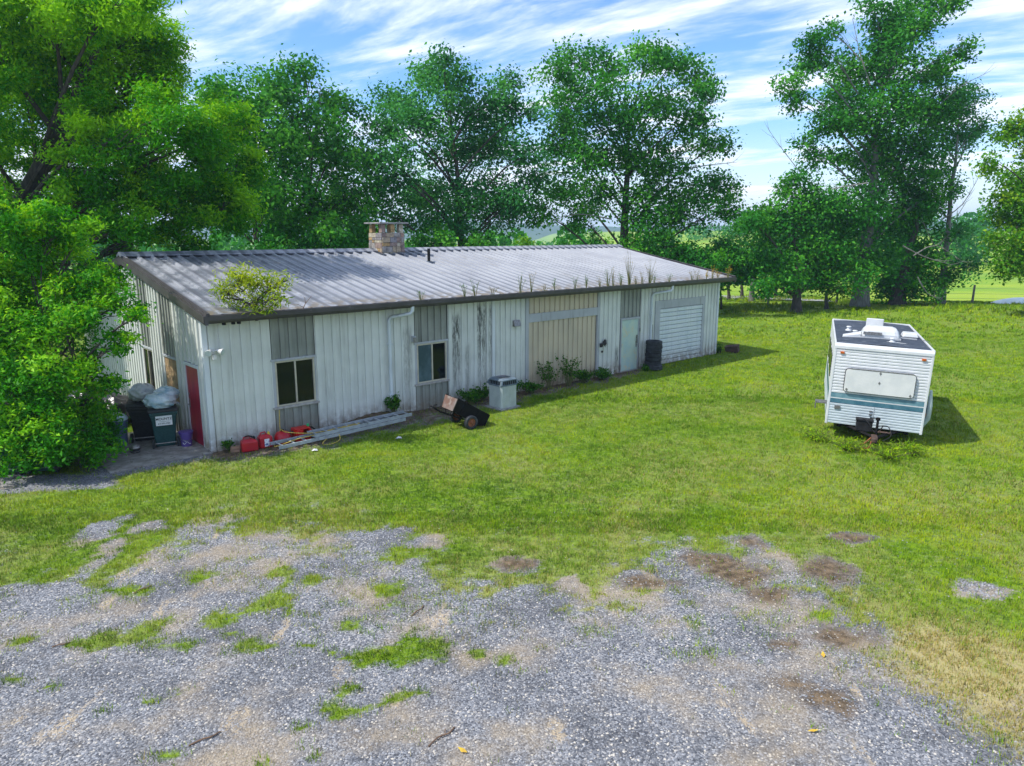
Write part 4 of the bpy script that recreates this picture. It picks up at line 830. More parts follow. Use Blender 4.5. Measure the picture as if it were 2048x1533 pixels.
# ------------------------------------------------------------------ travel trailer
M['skin'] = pmat('white_trailer_skin', (.62, .63, .64), (.54, .56, .57), 2.5, .38, c3=(.5, .52, .52), s3=4, t3=(.6, .76), coord='obj')
M['skirt'] = pmat('pale_grey_trailer_skin', (.48, .54, .57), (.40, .46, .49), 2.5, .4, c3=(.4, .45, .45), s3=5, t3=(.6, .76), coord='obj')
M['teal'] = pmat('teal_stripe', (.035, .12, .17), (.07, .17, .22), 6, .4); M['teal2'] = pmat('faded_teal_stripe', (.09, .2, .25), (.16, .28, .32), 6, .4)
M['troof'] = pmat('slate_roof_membrane', (.06, .075, .1), (.042, .054, .075), 2.2, .9, spec=.15, c3=(.14, .16, .19), s3=5, t3=(.56, .7))
M['amber'] = pmat('amber_lens', (.55, .13, .01), (.4, .08, .01), 20, .25); M['guard'] = pmat('white_rock_guard', (.64, .64, .62), (.56, .57, .56), 3, .45, c3=(.42, .42, .42), s3=11, t3=(.68, .74), coord='obj')
TW, TL, TB, TT = 2.28, 5.7, .42, 2.56
tr = empty('travel_trailer', (9.42, 18.36, float(gz(9.4, 18.3))), (0, R(2.2), R(-22.7)), label='old white travel trailer with teal stripe and dark roof parked on the lawn', cat='trailer')
def tp(name, mk, f, bevel=0., smooth=False, parent=tr): return part(name, mk, f, parent, bevel, smooth)
hw = TW / 2
tp('shell', 'skin', boxes(((-hw + .02, .03, TB + .02), (hw - .02, TL - .03, TT - .04))))
def lap(z0, z1, n):
    pr = []; h = (z1 - z0) / n
    for k in range(n): pr += [(0, z0 + k * h), (-.016, z0 + k * h + .008), (-.016, z0 + k * h + h * .62), (0, z0 + (k + 1) * h - .006)]
    return pr
zs1, zs0 = 1.25, .98                                           # stripe band
fp = lap(zs1, TT - .13, 15); tp('front_siding', 'skin', lambda b: b.sheet([(q[0] + .012, q[1]) for q in fp], -hw + .04, hw - .04, 'x'))
fp2 = lap(TB, zs0, 8); tp('front_lower_siding', 'skirt', lambda b: b.sheet([(q[0] + .012, q[1]) for q in fp2], -hw + .04, hw - .04, 'x'))
tp('front_stripe', 'teal2', boxes(((-hw + .04, -.006, 1.125), (hw - .04, .025, 1.246)))); tp('front_stripe', 'teal', boxes(((-hw + .04, -.006, .984), (hw - .04, .025, 1.095))))
tp('stripe_gap', 'skin', boxes(((-hw + .04, -.008, 1.097), (hw - .04, .025, 1.123))))
for sg in (-1, 1):
    x0 = sg * (hw - .012)
    tp('side_siding', 'skin', lambda b: b.sheet([(x0 + sg * -q[0] * .9, q[1]) for q in lap(zs1, TT - .1, 15)], .05, TL - .04, 'y'))
    tp('side_lower_siding', 'skirt', lambda b: b.sheet([(x0 + sg * -q[0] * .9, q[1]) for q in lap(TB, zs0, 8)], .05, TL - .04, 'y'))
    tp('side_stripe', 'teal', boxes(((min(x0, x0 + sg * .014), .05, .984), (max(x0, x0 + sg * .014), TL - .04, 1.246))))
    tp('corner_moulding', 'skin', boxes(((min(sg * (hw - .05), sg * (hw + .012)), -.012, TB - .03), (max(sg * (hw - .05), sg * (hw + .012)), .05, TT - .06))), .012)
    tp('roof_rail', 'skin', boxes(((min(sg * (hw - .03), sg * (hw + .02)), .02, TT - .08), (max(sg * (hw - .03), sg * (hw + .02)), TL, TT + .012))), .01)
    tp('rear_moulding', 'skin', boxes(((min(sg * (hw - .05), sg * (hw + .012)), TL - .03, TB), (max(sg * (hw - .05), sg * (hw + .012)), TL + .015, TT - .06))), .012)
tp('roof_nose', 'skin', lambda b: b.prism([(-.022, TT - .135), (-.022, TT - .06), (.02, TT - .004), (.09, TT + .012), (.09, TT - .135)], -hw - .005, hw + .005, 'x'), .008)
def roofm(b):
    n_ = 8; vs = []
    for yy in (.092, TL):
        for k in range(n_ + 1):
            q = -1 + 2 * k / n_; vs.append((q * (hw - .028), yy, TT - .02 + .05 * (1 - q * q)))
    b.add(vs, [(k, k + 1, n_ + 2 + k, n_ + 1 + k) for k in range(n_)])
tp('roof_membrane', 'troof', roofm)
tp('rear_trim', 'skin', boxes(((-hw, TL - .02, TT - .13), (hw, TL + .02, TT + .03))), .01)
g_ = tp('rock_guard', 'guard', lambda b: b.prism([(-.72 + .07 * (1 - math.cos(a)) if 0 else q[0], q[1]) for q in [(cx_ + .07 * math.cos(R(a_)), cz_ + .07 * math.sin(R(a_))) for cx_, cz_, st_ in ((.74, 1.85, 0), (-.74, 1.85, 90), (-.74, 1.4, 180), (.74, 1.4, 270)) for a_ in range(st_, st_ + 91, 15)]], -.085, -.06, 'y'))
g_.location.x = -.0
gk = tp('gasket', 'black', lambda b: b.prism([(cx_ + .085 * math.cos(R(a_)), cz_ + .085 * math.sin(R(a_))) for cx_, cz_, st_ in ((.74, 1.85, 0), (-.74, 1.85, 90), (-.74, 1.4, 180), (.74, 1.4, 270)) for a_ in range(st_, st_ + 91, 15)], -.058, -.008, 'y'))
for (xx, zz_) in ((0, 1.63), (-.74, 1.38), (.74, 1.38), (0, 1.88)):
    part('fastener', 'steel', lambda b: b.prism([(xx - .03, zz_), (xx, zz_ - .045), (xx + .03, zz_), (xx, zz_ + .045)], -.092, -.086, 'y'), g_)
part('hinge_strip', 'steel', boxes(((-.7, -.09, 1.925), (.75, -.058, 1.95))), tr)
for xx in (-.95, .93): tp('marker_light', 'amber', boxes(((xx - .05, -.045, 2.3), (xx + .05, -.005, 2.36))), .012)
tp('side_marker_light', 'amber', boxes(((hw + .002, .12, .86), (hw + .04, .2, .95))), .01)
tp('port_hatch', 'steel', boxes(((-.97, -.03, .82), (-.83, -.004, .91))), .006)
tp('small_vent', 'steel', boxes(((-.13, -.022, .83), (-.06, -.004, .87)))); tp('small_vent', 'steel', boxes(((-.13, -.022, .75), (-.06, -.004, .79))))
tp('seam_strip', 'jamb', boxes(((-.03, -.015, .46), (-.02, -.004, .975))))
# roof fittings
zr = TT + .03
acu = tp('roof_air_conditioner', 'skin', lambda b: b.frustum((.0, 1.75, zr), (1.0, .72), (.0, 1.75, zr + .3), (.8, .52)), .11)
part('intake', 'steel', boxes(((-.44, 1.37, zr + .09), (.02, 1.4, zr + .17))), acu); part('shroud_base', 'jamb', boxes(((-.5, 1.38, zr - .02), (.5, 2.12, zr + .03))), acu)
tp('vent_lid', 'skin', lambda b: b.box((-.33, 2.55, zr + .0), (.12, 2.6, zr + .42)), .02); tp('vent_frame', 'skin', boxes(((-.33, 2.2, zr - .01), (.12, 2.56, zr + .05))), .01)
tp('skylight', 'skin', lambda b: b.frustum((.82, 2.6, zr - .02), (.42, .5), (.82, 2.6, zr + .1), (.34, .42)), .03)
for (xx, yy) in ((-.75, 2.9), (.42, 2.75), (-.62, 2.0), (.25, .95)): tp('roof_vent', 'skin', lambda b: b.lathe([(.09, zr - .02), (.08, zr + .01), (.05, zr + .02), (.05, zr + .08), (.07, zr + .085), (.06, zr + .11)], 12, (xx, yy, 0)), smooth=True)
tp('broken_shroud', 'skin', lambda b: b.add([(-.95, 1.35, zr), (-.5, 1.42, zr + .08), (-.48, 1.72, zr + .13), (-.93, 1.62, zr + .02), (-.95, 1.35, zr - .03), (-.5, 1.42, zr - .01), (-.48, 1.72, zr + .03), (-.93, 1.62, zr - .02)], [(0, 1, 2, 3), (7, 6, 5, 4), (0, 4, 5, 1), (1, 5, 6, 2), (2, 6, 7, 3), (3, 7, 4, 0)]))
tp('sealant_patch', 'skin', lambda b: b.add([(.05, .98, zr - .002), (.2, .93, zr), (.55, .86, zr - .01), (.62, .92, zr - .012), (.3, 1.0, zr)], [(0, 1, 2, 3, 4)])); tp('sealant_patch', 'jamb', boxes(((.5, 2.0, zr - .03), (.95, 2.08, zr - .0))))
tp('antenna_wire', 'steel', lambda b: b.tube([(hw - .05, 2.0, TT + .02), (hw + .02, 1.4, TT + .06), (hw + .05, .9, TT + .02)], .006, 4))
# awning on the right side, step on the left
tp('awning_roll', 'skirt', lambda b: b.tube([(hw + .07, .1, 1.55), (hw + .1, .12, 1.15), (hw + .11, .2, .8), (hw + .02, .35, .5)], [.035, .06, .06, .03], 8), smooth=True)
tp('awning_arm', 'teal', lambda b: b.tube([(hw + .08, .16, 1.15), (hw + .1, .18, .95)], .065, 8), smooth=True)
tp('side_step', 'steel', boxes(((-hw - .3, .62, .78), (-hw + .0, .9, .83)), ((-hw - .3, .62, .62), (-hw - .27, .9, .779))), .006)
for yy in (1.2, 2.1, 3.4, 4.6): tp('side_window', 'glass', boxes(((-hw - .022, yy, 1.45), (-hw + .0, yy + .6, 2.05))))
# running gear and tongue
tp('chassis_beam', 'cartblack', boxes(((-.85, .1, TB - .1), (-.75, TL - .3, TB + .02)), ((.75, .1, TB - .1), (.85, TL - .3, TB + .02)), ((-.749, .2, TB - .08), (.749, .28, TB)), ((-.749, 3.2, TB - .08), (.749, 3.28, TB))))
tw_me = tyre_mesh(.33, .19)
for sg in (-1, 1):
    for yy in (2.9, 3.65):
        w_ = link('wheel', tw_me, tr, (sg * (hw - .16), yy, .33 - sg * .03), (0, R(90), 0)); link('hub', MB().lathe([(.04, -.06), (.1, -.05), (.17, -.04), (.19, -.07), (.19, .07), (.17, .04), (.04, .05)], 16).mesh('hub', M['steel'], True), w_)
for sg in (-1, 1): tp('tongue_rail', 'cartblack', lambda b: b.tube([(sg * .72, .3, TB - .05), (sg * .06, -.72, TB - .06)], .045, 4))
tp('coupler', 'darkrust', lambda b: [b.box((-.07, -1.0, TB - .12), (.07, -.68, TB - .0)), b.lathe([(.02, TB - .13), (.07, TB - .12), (.075, TB - .03), (.03, TB + .0)], 12, (0, -1.0, 0))], .01)
tp('jack', 'cartblack', lambda b: [b.tube([(.05, -.6, .03), (.05, -.6, .78)], .032, 8), b.tube([(.05, -.6, .78), (.05, -.6, .84)], .055, 8), b.tube([(.05, -.6, .82), (-.14, -.62, .82), (-.14, -.62, .88)], .012, 5), b.lathe([(.11, .0), (.11, .03), (.03, .05)], 10, (.05, -.6, 0))])
tp('battery_box', 'black', boxes(((-.42, -.42, TB - .02), (-.04, -.2, TB + .24))), .015); tp('battery_lid', 'black', boxes(((-.44, -.44, TB + .245), (-.02, -.18, TB + .29))), .01)
tp('chain', 'rust', lambda b: [b.tube(smooth_path([(-.05, -.8, TB - .05), (-.2, -.85, .2), (-.28, -.7, .1), (-.12, -.95, .1), (-.05, -.9, .3)], 5), .018, 5)])
tp('cable', 'black', lambda b: [b.tube(smooth_path([(.1, -.2, TB + .1), (.3, -.5, TB + .2), (.38, -.7, TB + .02), (.2, -.85, TB - .1)], 5), .012, 5), b.tube(smooth_path([(-.3, -.3, TB + .28), (-.2, -.55, TB + .3), (0, -.7, TB + .05)], 5), .01, 5)])
tp('propane_bracket', 'darkrust', lambda b: [b.tube([(-.42, -.3, TB - .02), (.4, -.3, TB - .02)], .03, 4), b.tube([(.12, -.45, TB), (.2, -.45, TB + .2)], .014, 4)])
# ------------------------------------------------------------------ wire fence, tarp
M['post'] = pmat('grey_fence_post', (.2, .19, .17), (.12, .11, .1), 10, .9); 
fn = empty('wire_fence', (18, 58, 0), label='wire fence on grey wooden posts along the field edge', cat='fence'); tops = []
for fx in np.arange(14, 62, 5.2):
    fy = 54.6 + .03 * (fx - 24); z_ = float(gz(fx, fy)); b = MB(); b.tube([(fx - 18, fy - 58, z_ - .1), (fx - 18 + .03, fy - 58, z_ + 1.35)], [.085, .075], 8); b.build('post', M['post'], fn, smooth=True); tops.append((fx - 18, fy - 58, z_))
for h_ in (.35, .7, 1.1):
    b = MB(); b.tube([(q[0], q[1] - .09, q[2] + h_) for q in tops], .008, 4); b.build('wire', M['steel'], fn)
M['tarp'] = pmat('pale_tarp', (.55, .68, .7), (.7, .75, .75), 1.5, .5)
tx, ty = 38.2, 54.2
b = MB(); nn = 10; vs = [];
for i_ in range(nn + 1):
    for j_ in range(6):
        u_, v_ = i_ / nn * 2 - 1, j_ / 5 * 2 - 1; vs.append((u_ * 2.2, v_ * .9, .42 * max(0, (1 - u_ ** 4)) * max(0, (1 - v_ ** 4)) + .05 * math.sin(5 * u_ + 3 * v_)))
b.add(vs, [(i_ * 6 + j_, i_ * 6 + j_ + 1, (i_ + 1) * 6 + j_ + 1, (i_ + 1) * 6 + j_) for i_ in range(nn) for j_ in range(5)])
tag(b.build('tarp', M['tarp'], smooth=True, loc=(tx, ty, float(gz(tx, ty)) + .05)), 'pale blue white tarp lying at the far right lawn edge', 'tarp')
# ------------------------------------------------------------------ trees and plants
M['bark'] = pmat('bark', (.04, .033, .028), (.085, .072, .062), 9, .9, bump=.6, bscale=14, stretch=(1, 1, .25))
M['barkgrey'] = pmat('grey_bark', (.2, .2, .19), (.12, .115, .11), 9, .9, bump=.6, bscale=14, stretch=(1, 1, .25))
M['deadwood'] = pmat('dead_wood', (.28, .27, .25), (.18, .17, .16), 9, .9)
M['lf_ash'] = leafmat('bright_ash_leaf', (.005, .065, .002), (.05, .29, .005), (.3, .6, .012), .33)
M['lf_oak'] = leafmat('oak_leaf', (.004, .055, .006), (.032, .215, .018), (.14, .42, .028), .3)
M['lf_oakblue'] = leafmat('blue_green_leaf', (.004, .055, .014), (.032, .2, .045), (.11, .37, .06), .3)
M['lf_yel'] = leafmat('yellowing_leaf', (.02, .1, .004), (.09, .28, .008), (.36, .5, .015), .35)
M['lf_weed'] = leafmat('weed_leaf', (.012, .065, .005), (.04, .165, .01), (.13, .29, .016), .35)
M['lf_dry'] = leafmat('dry_weed_leaf', (.16, .13, .05), (.26, .2, .08), (.4, .3, .1), .3)
M['lf_gold'] = leafmat('golden_leaf', (.3, .18, .02), (.45, .3, .03), (.55, .42, .06), .3)
M['lf_sap'] = leafmat('sapling_leaf', (.05, .14, .005), (.17, .31, .008), (.42, .5, .02), .4)
M['stem'] = pmat('weed_stem', (.09, .12, .03), (.14, .13, .05), 12, .8)
def leaves(name, C, N, ln, wd, mat, parent, tint, rs, kind='stuff', dry=None):
    n = len(C); N = N / (np.linalg.norm(N, axis=1, keepdims=True) + 1e-9)
    r = rs.normal(size=(n, 3)); T = np.cross(N, r); T /= (np.linalg.norm(T, axis=1, keepdims=True) + 1e-9); B = np.cross(N, T)
    l = (ln * rs.uniform(.65, 1.3, n))[:, None]; w = l * wd
    V = np.stack([C - T * l * .5, C + B * w * .5 + N * l * .06 - T * l * .05, C + T * l * .5 - N * l * .08, C - B * w * .5 + N * l * .06 - T * l * .05], 1).reshape(-1, 3)
    F = np.arange(n * 4).reshape(-1, 4)
    tt = np.repeat(np.c_[tint, np.zeros(n) if dry is None else dry, np.zeros(n), np.ones(n)], 4, 0)
    o = link(name, np_mesh(name, V, F, mat, {'tint': tt}), parent)
    if kind: o['kind'] = kind
    return o
def bez(a, b, c, n): return [a * (1 - q) ** 2 + b * 2 * q * (1 - q) + c * q * q for q in np.linspace(0, 1, n)]
def tree(name, label, base, lobes, trunk_r, seed, dens, leaf, lw, mk, bark='bark', group=None, cat='tree', top=None, csig=.33, bare=(), zsq=.72, nclu=7., sunny=.0, twigs=True, bend=.25, trunk_path=None):
    """lobes: (dx, dy, z, r) in metres from the base; every lobe gets a limb, twigs and clumps of leaves"""
    rs = np.random.RandomState(seed); rr = random.Random(seed); lo = np.array(lobes, float)
    root = empty(name, base, label=label, cat=cat, group=group)
    zmax = (lo[:, 2] + lo[:, 3]).max(); H_ = (top or .72) * zmax
    wgt = lo[:, 3] ** 2; cen = (lo[:, :2] * wgt[:, None]).sum(0) / wgt.sum()
    if trunk_path is None:
        tp_ = []
        for k in range(9):
            q = k / 8; tp_.append(Vector((cen[0] * q ** 1.3 * .8 + rr.uniform(-1, 1) * bend * q * (1 - q * .3), cen[1] * q * .8 + rr.uniform(-1, 1) * bend * q, -.15 + (H_ + .15) * q)))
    else: tp_ = [Vector(p) for p in trunk_path]; H_ = tp_[-1].z
    rad = [trunk_r * (1.5 if k == 0 else 1.12 if k == 1 else 1) * (1 - .82 * k / (len(tp_) - 1)) for k in range(len(tp_))]
    sp_ = smooth_path(tp_, 3); rd = list(np.interp(np.linspace(0, len(tp_) - 1, len(sp_)), range(len(tp_)), rad))
    b = MB(); b.tube(sp_, rd, 10); b.build('trunk', M[bark], root, smooth=True)
    tw = MB(); C = []; K = []; S_ = []
    for (x_, y_, z_, r_) in lo:
        c_ = Vector((x_, y_, z_)); hd = math.hypot(x_ - cen[0] * .5, y_ - cen[1] * .5)
        zt = min(max(z_ - .75 * hd - .4 * r_, .16 * H_), .93 * H_); k = min(range(len(sp_)), key=lambda q: abs(sp_[q].z - zt)); a_ = sp_[k]
        ctrl = a_ * .45 + c_ * .55 + Vector((rr.uniform(-.4, .4), rr.uniform(-.4, .4), .18 * (c_ - a_).length * (1 if z_ > zt else -.3)))
        lp = bez(a_, ctrl, c_, 7); r0 = min(rd[k] * .55, .095, .02 + .013 * (c_ - a_).length + .01 * r_)
        b = MB(); b.tube(lp, list(np.linspace(r0, .018, 7)), 6); b.build('limb', M[bark], root, smooth=True)
        nc = max(5, int(nclu * r_ * r_ + 3)); u = rs.normal(size=(nc, 3)); u /= np.linalg.norm(u, axis=1, keepdims=True)
        rad_ = rs.uniform(.2, 1, (nc, 1)) ** .45 * r_; pc = np.array(c_) + u * rad_ * np.array([1, 1, .85])
        pc[:, 2] = np.maximum(pc[:, 2], .15)
        if twigs:
            for q in pc[::1 if r_ < 1.5 else 2]:
                s_ = lp[rr.choice((3, 4, 5, 6))]; e_ = Vector(q); m_ = (s_ + e_) / 2 + Vector((0, 0, .08 * (e_ - s_).length)); tw.tube([s_, m_, e_], [.014 + .008 * r_, .012, .005], 3, cap=False)
        nl = int(dens * r_ * r_); own = rs.randint(0, nc, nl)
        off = rs.normal(size=(nl, 3)) * np.array([1, 1, zsq]) * csig * (.55 + .5 * min(r_, 2))
        P = pc[own] + off; P[:, 2] = np.maximum(P[:, 2], .06)
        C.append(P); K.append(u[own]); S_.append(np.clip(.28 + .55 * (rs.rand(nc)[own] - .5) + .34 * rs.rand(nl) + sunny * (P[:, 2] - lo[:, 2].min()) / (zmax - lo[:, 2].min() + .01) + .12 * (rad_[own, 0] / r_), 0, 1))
    for path in bare:
        P_ = smooth_path([Vector(p) for p in path], 3); b = MB(); b.tube(P_, list(np.linspace(.05, .012, len(P_))), 5)
        for k in range(3, len(P_)):
            d_ = (P_[k] - P_[k - 1]).normalized()
            for _ in range(2):
                q = (d_ + Vector((rr.uniform(-1, 1), rr.uniform(-1, 1), rr.uniform(-.4, 1)))).normalized() * rr.uniform(.4, 1.2); b.tube([P_[k], P_[k] + q * .5, P_[k] + q + Vector((0, 0, .1))], [.014, .01, .004], 3, cap=False)
        b.build('bare_branch', M['deadwood'], root)
    if tw.v: o = tw.build('twigs', M[bark], root); o['kind'] = 'stuff'
    C = np.concatenate(C); K = np.concatenate(K); S_ = np.concatenate(S_)
    N = rs.normal(size=C.shape) * .75 + K * .55 + np.array([0, 0, .6])
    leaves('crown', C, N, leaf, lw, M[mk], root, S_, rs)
    return root
def plant(name, label, base, h, spread, ns, nl, leaf, lw, mk, seed, group=None, cat='plant', stem='stem', droop=.3, one=False):
    rs = np.random.RandomState(seed); rr = random.Random(seed); root = empty(name, base, label=label, cat=cat, group=group)
    b = MB(); C = []
    for k in range(ns):
        a = rr.uniform(0, 6.283); q = rr.uniform(.15, 1) * spread; hh_ = h * rr.uniform(.55, 1.0)
        e_ = Vector((math.cos(a) * q, math.sin(a) * q, hh_)); m_ = Vector((e_.x * .35, e_.y * .35, hh_ * .62)); P_ = bez(Vector((e_.x * .12, e_.y * .12, -.02)), m_, e_, 5)
        b.tube(P_, list(np.linspace(.006 + .006 * h, .002, 5)), 4, cap=False)
        t_ = rs.uniform(.25, 1, nl) ** .7; idx = np.clip((t_ * 4).astype(int), 0, 3); fr = t_ * 4 - idx; A_ = np.array([list(p) for p in P_])
        C.append(A_[idx] * (1 - fr[:, None]) + A_[idx + 1] * fr[:, None] + rs.normal(size=(nl, 3)) * np.array([.5, .5, .35]) * leaf * 1.2)
    b.build('stem', M[stem], root); C = np.concatenate(C); C[:, 2] = np.maximum(C[:, 2], .01)
    N = rs.normal(size=C.shape) * .8 + np.array([0, 0, .5]); leaves('foliage', C, N, leaf, lw, M[mk], root, np.clip(rs.rand(len(C)) * .9, 0, 1), rs)
    return root
